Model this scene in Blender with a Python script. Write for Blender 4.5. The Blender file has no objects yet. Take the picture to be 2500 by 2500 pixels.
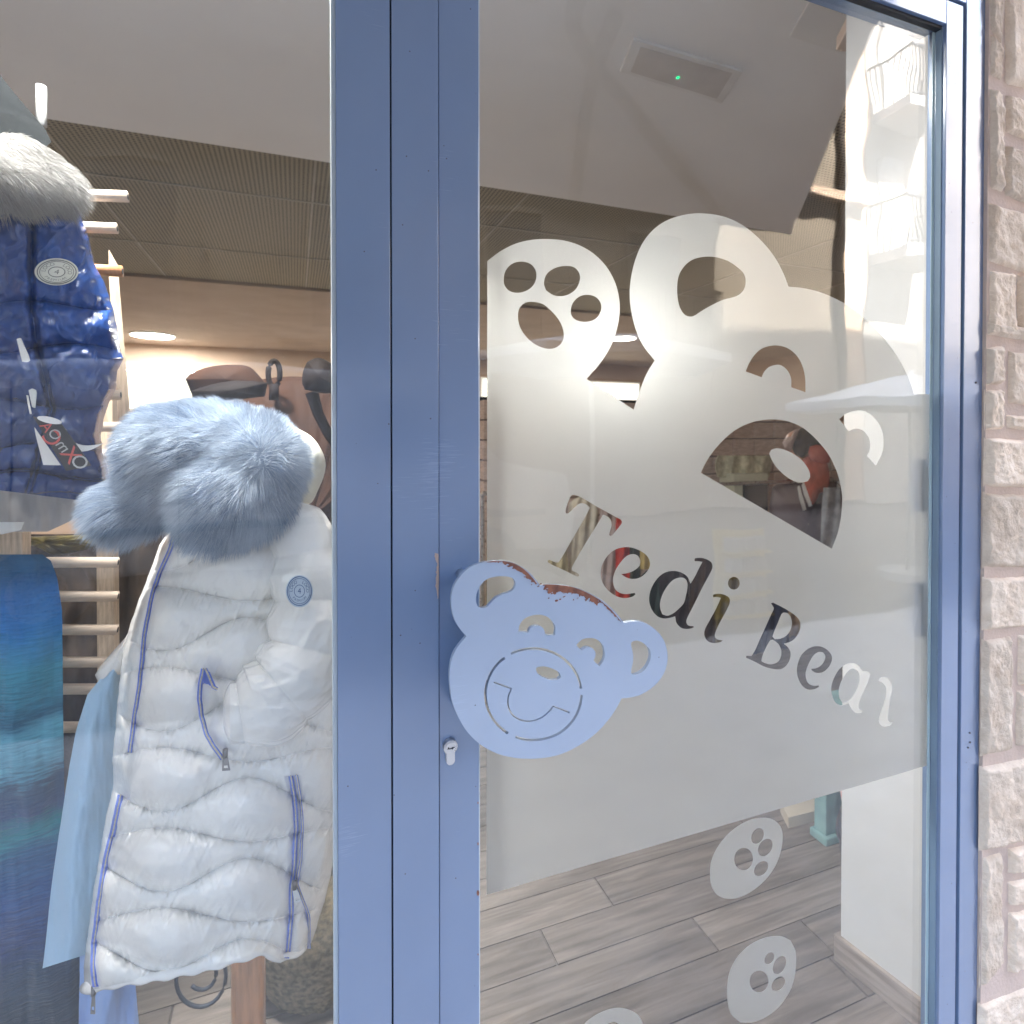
import bpy, math, random
import numpy as np
from mathutils import Vector, Matrix

random.seed(7); RNG = np.random.default_rng(7)
SC = bpy.context.scene; COL = SC.collection
R = math.radians

# ------------------------------------------------------------------ camera
F = 1418.0; PSI = R(20.5); DL = R(0.6); CAMP = np.array([0.0, -0.71, 1.45]); CX, CY = 1250.0, 1069.0
_c, _s, _cd, _sd = math.cos(PSI), math.sin(PSI), math.cos(DL), math.sin(DL)
FW = np.array([_s*_cd, _c*_cd, -_sd]); RT = np.array([_c, -_s, 0]); UP = np.array([_s*_sd, _c*_sd, _cd])
cam_d = bpy.data.cameras.new('camera'); cam = bpy.data.objects.new('camera', cam_d); COL.objects.link(cam)
cam.location = CAMP; cam.rotation_euler = (R(90)-DL, 0, -PSI)
cam_d.sensor_width = 36; cam_d.lens = 36*F/2500; cam_d.shift_y = -(1250-CY)/2500
cam_d.clip_start = 0.02; cam_d.clip_end = 400
cam_d.dof.use_dof = True; cam_d.dof.focus_distance = 0.84; cam_d.dof.aperture_fstop = 7.1
SC.camera = cam
# ------------------------------------------------------------------ world, sun, exposure
SUN_EL, SUN_AZ = 52.0, 14.0            # the sun stands behind the shop, a little to the right of the facade normal
w = bpy.data.worlds.new('World'); SC.world = w; w.use_nodes = True
wn = w.node_tree.nodes; wl = w.node_tree.links; wn.clear()
sky = wn.new('ShaderNodeTexSky'); sky.sky_type = 'NISHITA'; sky.sun_disc = False
sky.sun_elevation = R(SUN_EL); sky.sun_rotation = R(SUN_AZ); sky.dust_density = 6.0; sky.ozone_density = 0.4
bg = wn.new('ShaderNodeBackground'); bg.inputs['Strength'].default_value = 0.15
wo = wn.new('ShaderNodeOutputWorld'); wl.new(sky.outputs[0], bg.inputs[0]); wl.new(bg.outputs[0], wo.inputs[0])
sd = bpy.data.lights.new('sun', 'SUN'); sd.energy = 4.5; sd.angle = R(0.5); sd.color = (1, .95, .87)
so = bpy.data.objects.new('sun', sd); COL.objects.link(so); so.location = (0, 0, 30)
_az = R(SUN_AZ); _d = Vector((math.sin(_az)*math.cos(R(SUN_EL)), math.cos(_az)*math.cos(R(SUN_EL)), math.sin(R(SUN_EL))))
so.rotation_euler = _d.to_track_quat('Z', 'Y').to_euler()
SC.view_settings.view_transform = 'Standard'; SC.view_settings.look = 'None'
SC.view_settings.gamma = 1; SC.view_settings.use_curve_mapping = False
SC.view_settings.exposure = 4.2
SC.render.engine = 'CYCLES'; SC.cycles.use_denoising = True
SC.cycles.max_bounces = 10; SC.cycles.transparent_max_bounces = 16; SC.cycles.transmission_bounces = 8
SC.cycles.diffuse_bounces = 5; SC.cycles.glossy_bounces = 5; SC.cycles.sample_clamp_indirect = 6

# ------------------------------------------------------------------ geometry helpers
K = 2500/1932
def ray(px, py):
    px = np.asarray(px, float); py = np.asarray(py, float)
    return FW + ((px-CX)/F)[..., None]*RT - ((py-CY)/F)[..., None]*UP
def W(px, py, y):                      # the point of the upright plane at distance y from the facade that the photo shows at px, py
    d = ray(px, py); t = (np.asarray(y, float)-CAMP[1])/d[..., 1]; return CAMP + d*t[..., None]
def ZP(px, py, z):                     # the same for a level plane
    d = ray(px, py); t = (z-CAMP[2])/d[..., 2]; return CAMP + d*t[..., None]
def pts(lst, ox=0, oy=0, k=1.0): return [(ox+k*x, oy+k*y) for x, y in lst]
def S(lst): return pts(lst, 0, 0, K)

def root(name, loc, label, cat, group=None):
    o = bpy.data.objects.new(name, None); COL.objects.link(o); o.location = loc; o.empty_display_size = .05
    o['label'] = label; o['category'] = cat
    if group: o['group'] = group
    return o
def link(name, me, mat=None, parent=None, smooth=False):
    o = bpy.data.objects.new(name, me); COL.objects.link(o)
    if mat is not None:
        me.materials.clear(); me.materials.append(mat)
    if smooth: me.polygons.foreach_set('use_smooth', [True]*len(me.polygons))
    if parent is not None:
        o.parent = parent
        p = parent; loc = Vector((0, 0, 0))
        while p is not None:
            loc += Vector(p.location); p = p.parent
        o.matrix_parent_inverse = Matrix.Translation(-loc)
        if parent.parent is not None: o.matrix_parent_inverse = Matrix.Identity(4)
    return o
def tag(o, label, cat, group=None):
    o['label'] = label; o['category'] = cat
    if group: o['group'] = group
    return o
def structure(o): o['kind'] = 'structure'; return o
def mesh(name, v, f, mat=None, parent=None, smooth=False):
    me = bpy.data.meshes.new(name); me.from_pydata([tuple(map(float, p)) for p in v], [], f); me.update()
    return link(name, me, mat, parent, smooth)
class MB:
    def __init__(s): s.v = []; s.f = []
    def box(s, x0, x1, y0, y1, z0, z1):
        b = len(s.v); s.v += [(x, y, z) for z in (z0, z1) for y in (y0, y1) for x in (x0, x1)]
        s.f += [tuple(b+i for i in q) for q in ((0, 2, 3, 1), (4, 5, 7, 6), (0, 1, 5, 4), (2, 6, 7, 3), (0, 4, 6, 2), (1, 3, 7, 5))]; return s
    def hexa(s, p):                    # eight points, four of one face then four of the other
        b = len(s.v); s.v += [tuple(map(float, q)) for q in p]
        s.f += [tuple(b+i for i in q) for q in ((3, 2, 1, 0), (4, 5, 6, 7), (0, 1, 5, 4), (1, 2, 6, 5), (2, 3, 7, 6), (3, 0, 4, 7))]; return s
    def tube(s, path, rad, n=8, cap=True):
        path = [Vector(tuple(map(float, p))) for p in path]; b = len(s.v); m = len(path)
        if not hasattr(rad, '__len__'): rad = [rad]*m
        up = Vector((0, 0, 1))
        for i, p in enumerate(path):
            d = (path[min(i+1, m-1)]-path[max(i-1, 0)]).normalized()
            u = up if abs(d.dot(up)) < .95 else Vector((1, 0, 0))
            a = d.cross(u).normalized(); c = a.cross(d)
            for k in range(n):
                t = 2*math.pi*k/n; s.v.append(tuple(p+a*math.cos(t)*rad[i]+c*math.sin(t)*rad[i]))
        for i in range(m-1):
            for k in range(n):
                k2 = (k+1) % n; s.f.append((b+i*n+k, b+i*n+k2, b+(i+1)*n+k2, b+(i+1)*n+k))
        if cap: s.f += [tuple(b+k for k in range(n))[::-1], tuple(b+(m-1)*n+k for k in range(n))]
        return s
    def add(s, v, f): b = len(s.v); s.v += [tuple(map(float, p)) for p in v]; s.f += [tuple(b+i for i in q) for q in f]; return s
    def build(s, name, mat=None, parent=None, smooth=False, bevel=0):
        o = mesh(name, s.v, s.f, mat, parent, smooth)
        if bevel:
            m = o.modifiers.new('bevel', 'BEVEL'); m.width = bevel; m.segments = 2; m.limit_method = 'ANGLE'
        return o
def box(name, x0, x1, y0, y1, z0, z1, mat, parent=None, bevel=0): return MB().box(x0, x1, y0, y1, z0, z1).build(name, mat, parent, bevel=bevel)
def gridm(name, P, mat, parent=None, wrap=False, smooth=True):
    nu, nv = P.shape[:2]; idx = np.arange(nu*nv).reshape(nu, nv)
    if wrap: idx = np.concatenate([idx, idx[:, :1]], 1)
    a, b, c, d = idx[:-1, :-1].ravel(), idx[:-1, 1:].ravel(), idx[1:, 1:].ravel(), idx[1:, :-1].ravel()
    q = np.stack([a, b, c, d], 1)
    me = bpy.data.meshes.new(name); me.vertices.add(nu*nv); me.vertices.foreach_set('co', P.reshape(-1, 3).astype(np.float32).ravel())
    me.loops.add(q.size); me.loops.foreach_set('vertex_index', q.ravel().astype(np.int32))
    me.polygons.add(len(q)); me.polygons.foreach_set('loop_start', (np.arange(len(q))*4).astype(np.int32))
    me.update(calc_edges=True); me.validate()
    return link(name, me, mat, parent, smooth)
def cr(points, closed=True, thr=42, n=6):        # rounds a traced outline, keeping its sharp corners
    P = [np.array(p, float) for p in points]; m = len(P); out = []
    def corner(i):
        if not closed and (i == 0 or i == m-1): return True
        a = P[i]-P[i-1]; b = P[(i+1) % m]-P[i]
        c = a@b/(np.linalg.norm(a)*np.linalg.norm(b)+1e-9); return math.degrees(math.acos(max(-1, min(1, c)))) > thr
    cn = [corner(i) for i in range(m)]
    for i in range(m if closed else m-1):
        p1, p2 = P[i], P[(i+1) % m]; L = np.linalg.norm(p2-p1)
        def tang(j, o):
            q = P[j % m]; 
            if cn[j % m]: return (o-q)*.5*np.sign(1)
            v = P[(j+1) % m]-P[(j-1) % m]; return v/(np.linalg.norm(v)+1e-9)
        t1 = (p2-p1) if cn[i] else tang(i, p2)*L
        t2 = (p2-p1) if cn[(i+1) % m] else tang(i+1, p1)*L
        for k in range(n):
            t = k/n; h = (2*t**3-3*t*t+1, t**3-2*t*t+t, -2*t**3+3*t*t, t**3-t*t)
            out.append(tuple(h[0]*p1+h[1]*t1+h[2]*p2+h[3]*t2))
    if not closed: out.append(tuple(P[-1]))
    return out
def stroke(points, wd, thr=42):
    P = np.array(cr(points, False, thr)); d = np.gradient(P, axis=0); d /= np.linalg.norm(d, axis=1)[:, None]+1e-9
    nrm = np.stack([-d[:, 1], d[:, 0]], 1); return [tuple(p) for p in P+nrm*wd/2]+[tuple(p) for p in (P-nrm*wd/2)[::-1]]
def ell(cx, cy, rx, ry, rot=0, n=40):
    c, s = math.cos(R(rot)), math.sin(R(rot)); o = []
    for k in range(n):
        t = 2*math.pi*k/n; x, y = rx*math.cos(t), ry*math.sin(t); o.append((cx+x*c-y*s, cy+x*s+y*c))
    return o
def plate(name, loops, y, thick, mat, parent=None, bevel=0):      # flat shape with holes standing at y, thick towards the street
    cu = bpy.data.curves.new(name, 'CURVE'); cu.dimensions = '2D'; cu.fill_mode = 'BOTH' if thick else 'FRONT'; cu.extrude = thick/2
    for lp in loops:
        q = W([p[0] for p in lp], [p[1] for p in lp], y); sp = cu.splines.new('POLY'); sp.points.add(len(lp)-1)
        for i in range(len(lp)): sp.points[i].co = (q[i, 0], q[i, 2], 0, 1)
        sp.use_cyclic_u = True
    tmp = bpy.data.objects.new('tmp', cu); COL.objects.link(tmp)
    dg = bpy.context.evaluated_depsgraph_get(); me = bpy.data.meshes.new_from_object(tmp.evaluated_get(dg)); bpy.data.objects.remove(tmp); bpy.data.curves.remove(cu)
    me.transform(Matrix(((1, 0, 0, 0), (0, 0, -1, y-thick/2), (0, 1, 0, 0), (0, 0, 0, 1)))); me.name = name
    o = link(name, me, mat, parent)
    if bevel:
        b = o.modifiers.new('bevel', 'BEVEL'); b.width = bevel; b.segments = 1; b.limit_method = 'ANGLE'; b.angle_limit = R(60)
    return o
def sstep(a, b, x): t = np.clip((x-a)/(b-a), 0, 1); return t*t*(3-2*t)
_tab = RNG.random((256, 256))
def vn(x, y):                          # smooth value noise
    x = np.asarray(x, float); y = np.asarray(y, float); xi = np.floor(x).astype(int); yi = np.floor(y).astype(int); fx, fy = x-xi, y-yi
    fx = fx*fx*(3-2*fx); fy = fy*fy*(3-2*fy); g = lambda a, b: _tab[a % 256, b % 256]
    return (g(xi, yi)*(1-fx)+g(xi+1, yi)*fx)*(1-fy)+(g(xi, yi+1)*(1-fx)+g(xi+1, yi+1)*fx)*fy
def fb(x, y, o=4):
    r = 0; a = .5
    for i in range(o): r = r+a*(vn(x, y)-.5); x = x*2.03+17; y = y*2.03+9; a *= .5
    return r
def ridge(x, y, o=3):
    r = 0; a = 1
    for i in range(o): r = r+a*(1-abs(2*vn(x, y)-1)*2)**1; x = x*2.1+5; y = y*2.1+31; a *= .5
    return r

# ------------------------------------------------------------------ materials
def nm(name):
    m = bpy.data.materials.new(name); m.use_nodes = True; return m, m.node_tree.nodes, m.node_tree.links, m.node_tree.nodes['Principled BSDF']
def pm(name, col, rough=.5, metal=0, var=.12, vs=6, bump=0, bs=200, spec=.5, coat=0, stretch=(1, 1, 1), col2=None, sheen=0, trans=0, sss=0):
    m, n, l, b = nm(name); b.inputs['Roughness'].default_value = rough; b.inputs['Metallic'].default_value = metal
    b.inputs['Specular IOR Level'].default_value = spec; b.inputs['Coat Weight'].default_value = coat; b.inputs['Coat Roughness'].default_value = .15
    b.inputs['Sheen Weight'].default_value = sheen
    tc = n.new('ShaderNodeTexCoord'); mp = n.new('ShaderNodeMapping'); mp.inputs['Scale'].default_value = stretch; l.new(tc.outputs['Object'], mp.inputs[0])
    t = n.new('ShaderNodeTexNoise'); t.inputs['Scale'].default_value = vs; t.inputs['Detail'].default_value = 5; l.new(mp.outputs[0], t.inputs[0])
    rp = n.new('ShaderNodeValToRGB'); c2 = col2 or tuple(c*(1-var) for c in col); c1 = col if col2 else tuple(min(1, c*(1+var*.5)) for c in col)
    rp.color_ramp.elements[0].color = (*c2, 1); rp.color_ramp.elements[1].color = (*c1, 1); rp.color_ramp.elements[0].position = .35; rp.color_ramp.elements[1].position = .65
    l.new(t.outputs[0], rp.inputs[0]); l.new(rp.outputs[0], b.inputs['Base Color'])
    mr = n.new('ShaderNodeMapRange'); mr.inputs['To Min'].default_value = rough*.88; mr.inputs['To Max'].default_value = min(1, rough*1.12); l.new(t.outputs[0], mr.inputs[0]); l.new(mr.outputs[0], b.inputs['Roughness'])
    if bump:
        t2 = n.new('ShaderNodeTexNoise'); t2.inputs['Scale'].default_value = bs; t2.inputs['Detail'].default_value = 3; l.new(mp.outputs[0], t2.inputs[0])
        bp = n.new('ShaderNodeBump'); bp.inputs['Strength'].default_value = 1; bp.inputs['Distance'].default_value = bump; l.new(t2.outputs[0], bp.inputs['Height']); l.new(bp.outputs[0], b.inputs['Normal'])
    return m
def emis(name, col, st):
    m, n, l, b = nm(name); n.remove(b); e = n.new('ShaderNodeEmission'); e.inputs[0].default_value = (*col, 1); e.inputs[1].default_value = st
    l.new(e.outputs[0], n['Material Output'].inputs[0]); return m
def glass_mat(name, tint, wav=.0006):
    m, n, l, b = nm(name); n.remove(b); out = n['Material Output']
    tr = n.new('ShaderNodeBsdfTransparent'); tr.inputs[0].default_value = (*tint, 1); gl = n.new('ShaderNodeBsdfGlossy'); gl.inputs['Roughness'].default_value = 0
    geo = n.new('ShaderNodeNewGeometry'); mx = n.new('ShaderNodeMix'); mx.data_type = 'FLOAT'; mx.inputs[2].default_value = 1.56; mx.inputs[3].default_value = 1/1.56
    l.new(geo.outputs['Backfacing'], mx.inputs[0]); fr = n.new('ShaderNodeFresnel'); l.new(mx.outputs[0], fr.inputs['IOR'])
    ms = n.new('ShaderNodeMixShader'); l.new(fr.outputs[0], ms.inputs[0]); l.new(tr.outputs[0], ms.inputs[1]); l.new(gl.outputs[0], ms.inputs[2])
    tc = n.new('ShaderNodeTexCoord'); mp = n.new('ShaderNodeMapping'); mp.inputs['Rotation'].default_value = (0, R(35), 0); mp.inputs['Scale'].default_value = (3, 1, 9); l.new(tc.outputs['Object'], mp.inputs[0])
    sm_ = n.new('ShaderNodeTexNoise'); sm_.inputs['Scale'].default_value = 1.2; sm_.inputs['Detail'].default_value = 7; l.new(mp.outputs[0], sm_.inputs[0])  # pale smudge streaks, also standing in for the reflected street veil
    du = n.new('ShaderNodeTexVoronoi'); du.inputs['Scale'].default_value = 70; l.new(tc.outputs['Object'], du.inputs[0]); dm = n.new('ShaderNodeMapRange'); dm.inputs['From Min'].default_value = .06; dm.inputs['From Max'].default_value = .03; dm.inputs['To Max'].default_value = .10; l.new(du.outputs['Distance'], dm.inputs[0])
    sr = n.new('ShaderNodeMapRange'); sr.inputs['From Min'].default_value = .4; sr.inputs['From Max'].default_value = .75; sr.inputs['To Min'].default_value = .003; sr.inputs['To Max'].default_value = .026; l.new(sm_.outputs[0], sr.inputs[0])
    ad = n.new('ShaderNodeMath'); ad.operation = 'ADD'; l.new(sr.outputs[0], ad.inputs[0]); l.new(dm.outputs[0], ad.inputs[1])
    dd_ = n.new('ShaderNodeBsdfDiffuse'); dd_.inputs[0].default_value = (.8, .8, .8, 1); m3 = n.new('ShaderNodeMixShader'); l.new(ad.outputs[0], m3.inputs[0]); l.new(ms.outputs[0], m3.inputs[1]); l.new(dd_.outputs[0], m3.inputs[2]); l.new(m3.outputs[0], out.inputs[0])
    tc = n.new('ShaderNodeTexCoord'); t = n.new('ShaderNodeTexNoise'); t.inputs['Scale'].default_value = 7; t.inputs['Detail'].default_value = 1; l.new(tc.outputs['Object'], t.inputs[0])
    bp = n.new('ShaderNodeBump'); bp.inputs['Distance'].default_value = wav; l.new(t.outputs[0], bp.inputs['Height']); l.new(bp.outputs[0], gl.inputs['Normal'])
    return m
def film_mat(name):
    m, n, l, b = nm(name); n.remove(b); out = n['Material Output']
    rf = n.new('ShaderNodeBsdfRefraction'); rf.inputs['Roughness'].default_value = .55; rf.inputs['IOR'].default_value = 1.3; rf.inputs[0].default_value = (.93, .935, .92, 1)
    tl = n.new('ShaderNodeBsdfTranslucent'); tl.inputs[0].default_value = (.80, .80, .785, 1)
    df = n.new('ShaderNodeBsdfDiffuse'); df.inputs[0].default_value = (.78, .79, .79, 1)
    a = n.new('ShaderNodeMixShader'); a.inputs[0].default_value = .32; l.new(rf.outputs[0], a.inputs[1]); l.new(tl.outputs[0], a.inputs[2])
    c = n.new('ShaderNodeMixShader'); c.inputs[0].default_value = .13; tcf = n.new('ShaderNodeTexCoord'); tf = n.new('ShaderNodeTexNoise'); tf.inputs['Scale'].default_value = 5; tf.inputs['Detail'].default_value = 9; tf.inputs['Roughness'].default_value = .7; l.new(tcf.outputs['Object'], tf.inputs[0]); rf_ = n.new('ShaderNodeMapRange'); rf_.inputs['From Min'].default_value = .3; rf_.inputs['From Max'].default_value = .7; rf_.inputs['To Min'].default_value = .08; rf_.inputs['To Max'].default_value = .18; l.new(tf.outputs[0], rf_.inputs[0]); l.new(rf_.outputs[0], c.inputs[0]); l.new(a.outputs[0], c.inputs[1]); l.new(df.outputs[0], c.inputs[2]); l.new(c.outputs[0], out.inputs[0])
    return m
def paint_mat(name, col, rough=.3):
    m = pm(name, col, rough, var=.05, vs=5, bump=.00006, bs=520, coat=1, spec=.8)
    n, l = m.node_tree.nodes, m.node_tree.links; b = n['Principled BSDF']
    # fine scratches and specks in the paint
    tc = n.new('ShaderNodeTexCoord'); mp = n.new('ShaderNodeMapping'); mp.inputs['Rotation'].default_value = (0, R(25), 0); mp.inputs['Scale'].default_value = (30, 30, 900); l.new(tc.outputs['Object'], mp.inputs[0])
    t = n.new('ShaderNodeTexNoise'); t.inputs['Scale'].default_value = 1; t.inputs['Detail'].default_value = 4; l.new(mp.outputs[0], t.inputs[0])
    t3 = n.new('ShaderNodeTexNoise'); t3.inputs['Scale'].default_value = 9; t3.inputs['Detail'].default_value = 2; l.new(tc.outputs['Object'], t3.inputs[0])
    mu = n.new('ShaderNodeMath'); mu.operation = 'MULTIPLY'; l.new(t.outputs[0], mu.inputs[0]); l.new(t3.outputs[0], mu.inputs[1])
    mr = n.new('ShaderNodeMapRange'); mr.inputs['From Min'].default_value = .40; mr.inputs['From Max'].default_value = .46; mr.inputs['To Max'].default_value = .28; l.new(mu.outputs[0], mr.inputs[0])
    mx = n.new('ShaderNodeMix'); mx.data_type = 'RGBA'; src = b.inputs['Base Color'].links[0].from_socket; l.new(mr.outputs[0], mx.inputs[0]); l.new(src, mx.inputs[6]); mx.inputs[7].default_value = (*[min(1, c*1.35+.1) for c in col], 1)
    sp = n.new('ShaderNodeTexVoronoi'); sp.inputs['Scale'].default_value = 46; l.new(tc.outputs['Object'], sp.inputs[0])
    ms = n.new('ShaderNodeMapRange'); ms.inputs['From Min'].default_value = .045; ms.inputs['From Max'].default_value = .03; l.new(sp.outputs['Distance'], ms.inputs[0])
    m2 = n.new('ShaderNodeMix'); m2.data_type = 'RGBA'; l.new(ms.outputs[0], m2.inputs[0]); l.new(mx.outputs[2], m2.inputs[6]); m2.inputs[7].default_value = (.09, .07, .07, 1)
    l.new(m2.outputs[2], b.inputs['Base Color']); return m
def wood_floor_mat():
    m, n, l, b = nm('grey oak plank'); b.inputs['Roughness'].default_value = .42
    tc = n.new('ShaderNodeTexCoord'); oi = n.new('ShaderNodeObjectInfo'); ad = n.new('ShaderNodeVectorMath'); ad.operation = 'MULTIPLY_ADD'
    cb = n.new('ShaderNodeCombineXYZ'); l.new(oi.outputs['Random'], cb.inputs[0]); l.new(oi.outputs['Random'], cb.inputs[1]); l.new(cb.outputs[0], ad.inputs[0]); ad.inputs[1].default_value = (9, 7, 0); l.new(tc.outputs['Object'], ad.inputs[2])
    mp = n.new('ShaderNodeMapping'); mp.inputs['Scale'].default_value = (1.8, 26, 4); l.new(ad.outputs[0], mp.inputs[0])
    t = n.new('ShaderNodeTexNoise'); t.inputs['Scale'].default_value = 1.5; t.inputs['Detail'].default_value = 8; t.inputs['Roughness'].default_value = .62; t.inputs['Distortion'].default_value = .6; l.new(mp.outputs[0], t.inputs[0])
    rp = n.new('ShaderNodeValToRGB'); e = rp.color_ramp.elements; e[0].position = .3; e[0].color = (.105, .088, .074, 1); e[1].position = .7; e[1].color = (.28, .24, .205, 1)
    k = rp.color_ramp.elements.new(.48); k.color = (.18, .152, .13, 1); l.new(t.outputs[0], rp.inputs[0])
    hs = n.new('ShaderNodeHueSaturation'); mr = n.new('ShaderNodeMapRange'); mr.inputs['To Min'].default_value = .8; mr.inputs['To Max'].default_value = 1.15; l.new(oi.outputs['Random'], mr.inputs[0]); l.new(mr.outputs[0], hs.inputs['Value']); l.new(rp.outputs[0], hs.inputs['Color']); l.new(hs.outputs[0], b.inputs['Base Color'])
    bp = n.new('ShaderNodeBump'); bp.inputs['Distance'].default_value = .0008; l.new(t.outputs[0], bp.inputs['Height']); l.new(bp.outputs[0], b.inputs['Normal']); return m
def stone_mat(name, c1, c2):
    m, n, l, b = nm(name); b.inputs['Roughness'].default_value = .85; b.inputs['Specular IOR Level'].default_value = .2
    tc = n.new('ShaderNodeTexCoord'); oi = n.new('ShaderNodeObjectInfo')
    t = n.new('ShaderNodeTexNoise'); t.inputs['Scale'].default_value = 22; t.inputs['Detail'].default_value = 9; t.inputs['Roughness'].default_value = .65; l.new(tc.outputs['Object'], t.inputs[0])
    rp = n.new('ShaderNodeValToRGB'); e = rp.color_ramp.elements; e[0].position = .34; e[0].color = (*c2, 1); e[1].position = .62; e[1].color = (*c1, 1); l.new(t.outputs[0], rp.inputs[0])
    hs = n.new('ShaderNodeHueSaturation'); mr = n.new('ShaderNodeMapRange'); mr.inputs['To Min'].default_value = .80; mr.inputs['To Max'].default_value = 1.08; l.new(oi.outputs['Random'], mr.inputs[0]); l.new(mr.outputs[0], hs.inputs['Value']); l.new(rp.outputs[0], hs.inputs['Color']); l.new(hs.outputs[0], b.inputs['Base Color'])
    t2 = n.new('ShaderNodeTexNoise'); t2.inputs['Scale'].default_value = 150; t2.inputs['Detail'].default_value = 8; l.new(tc.outputs['Object'], t2.inputs[0])
    bp = n.new('ShaderNodeBump'); bp.inputs['Distance'].default_value = .0028; l.new(t2.outputs[0], bp.inputs['Height']); l.new(bp.outputs[0], b.inputs['Normal']); return m
def perf_mat():
    m, n, l, b = nm('perforated ceiling tile'); b.inputs['Roughness'].default_value = .8
    tc = n.new('ShaderNodeTexCoord'); sc = n.new('ShaderNodeVectorMath'); sc.operation = 'SCALE'; sc.inputs['Scale'].default_value = 1/.022; l.new(tc.outputs['Object'], sc.inputs[0])
    fr = n.new('ShaderNodeVectorMath'); fr.operation = 'FRACTION'; l.new(sc.outputs[0], fr.inputs[0])
    sx = n.new('ShaderNodeSeparateXYZ'); l.new(fr.outputs[0], sx.inputs[0]); cm = n.new('ShaderNodeCombineXYZ'); l.new(sx.outputs[0], cm.inputs[0]); l.new(sx.outputs[1], cm.inputs[1])
    ds = n.new('ShaderNodeVectorMath'); ds.operation = 'DISTANCE'; l.new(cm.outputs[0], ds.inputs[0]); ds.inputs[1].default_value = (.5, .5, 0)
    mr = n.new('ShaderNodeMapRange'); mr.inputs['From Min'].default_value = .24; mr.inputs['From Max'].default_value = .32; l.new(ds.outputs['Value'], mr.inputs[0])
    mx = n.new('ShaderNodeMix'); mx.data_type = 'RGBA'; l.new(mr.outputs[0], mx.inputs[0]); mx.inputs[6].default_value = (.035, .033, .025, 1); mx.inputs[7].default_value = (.33, .30, .22, 1); l.new(mx.outputs[2], b.inputs['Base Color']); return m
def scarf_mat():
    m, n, l, b = nm('blue gradient brushed wool'); b.inputs['Roughness'].default_value = .95; b.inputs['Sheen Weight'].default_value = .4; b.inputs['Specular IOR Level'].default_value = .1
    tc = n.new('ShaderNodeTexCoord'); t = n.new('ShaderNodeTexNoise'); t.inputs['Scale'].default_value = 9; t.inputs['Detail'].default_value = 6; l.new(tc.outputs['Object'], t.inputs[0])
    mp = n.new('ShaderNodeMapping'); mp.inputs['Scale'].default_value = (40, 40, 300); l.new(tc.outputs['Object'], mp.inputs[0]); t2 = n.new('ShaderNodeTexNoise'); t2.inputs['Scale'].default_value = 1; t2.inputs['Detail'].default_value = 5; l.new(mp.outputs[0], t2.inputs[0])
    sx = n.new('ShaderNodeSeparateXYZ'); l.new(tc.outputs['Object'], sx.inputs[0])
    a = n.new('ShaderNodeMath'); a.operation = 'MULTIPLY_ADD'; l.new(t.outputs[0], a.inputs[0]); a.inputs[1].default_value = .07; l.new(sx.outputs[2], a.inputs[2])
    a2 = n.new('ShaderNodeMath'); a2.operation = 'MULTIPLY_ADD'; l.new(t2.outputs[0], a2.inputs[0]); a2.inputs[1].default_value = .05; l.new(a.outputs[0], a2.inputs[2])
    zt, zb = float(W(60, 1350, .42)[2]), float(W(60, 2500, .42)[2])
    mr = n.new('ShaderNodeMapRange'); mr.inputs['From Min'].default_value = zt+.06; mr.inputs['From Max'].default_value = zb+.06; l.new(a2.outputs[0], mr.inputs[0])
    rp = n.new('ShaderNodeValToRGB'); e = rp.color_ramp.elements; st = [(0, (.012, .06, .13)), (.05, (.02, .09, .2)), (.10, (.04, .16, .42)), (.17, (.05, .2, .48)), (.25, (.06, .27, .38)), (.31, (.05, .23, .33)), (.36, (.03, .12, .2)), (.39, (.13, .38, .5)), (.45, (.1, .32, .42)), (.50, (.035, .08, .14)), (.56, (.03, .07, .16)), (.6, (.02, .2, .24)), (.66, (.02, .11, .23)), (.75, (.02, .08, .24)), (.82, (.02, .05, .16)), (.9, (.02, .05, .1)), (1, (.02, .04, .07))]
    e[0].position = 0; e[0].color = (*st[0][1], 1); e[1].position = 1; e[1].color = (*st[-1][1], 1)
    for p, c in st[1:-1]: q = e.new(p); q.color = (*c, 1)
    l.new(mr.outputs[0], rp.inputs[0]); hs = n.new('ShaderNodeHueSaturation'); m2 = n.new('ShaderNodeMapRange'); m2.inputs['To Min'].default_value = .6; m2.inputs['To Max'].default_value = 1.5; l.new(t2.outputs[0], m2.inputs[0]); l.new(m2.outputs[0], hs.inputs['Value']); l.new(rp.outputs[0], hs.inputs['Color']); l.new(hs.outputs[0], b.inputs['Base Color'])
    bp = n.new('ShaderNodeBump'); bp.inputs['Distance'].default_value = .002; l.new(t2.outputs[0], bp.inputs['Height']); l.new(bp.outputs[0], b.inputs['Normal']); return m
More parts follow.
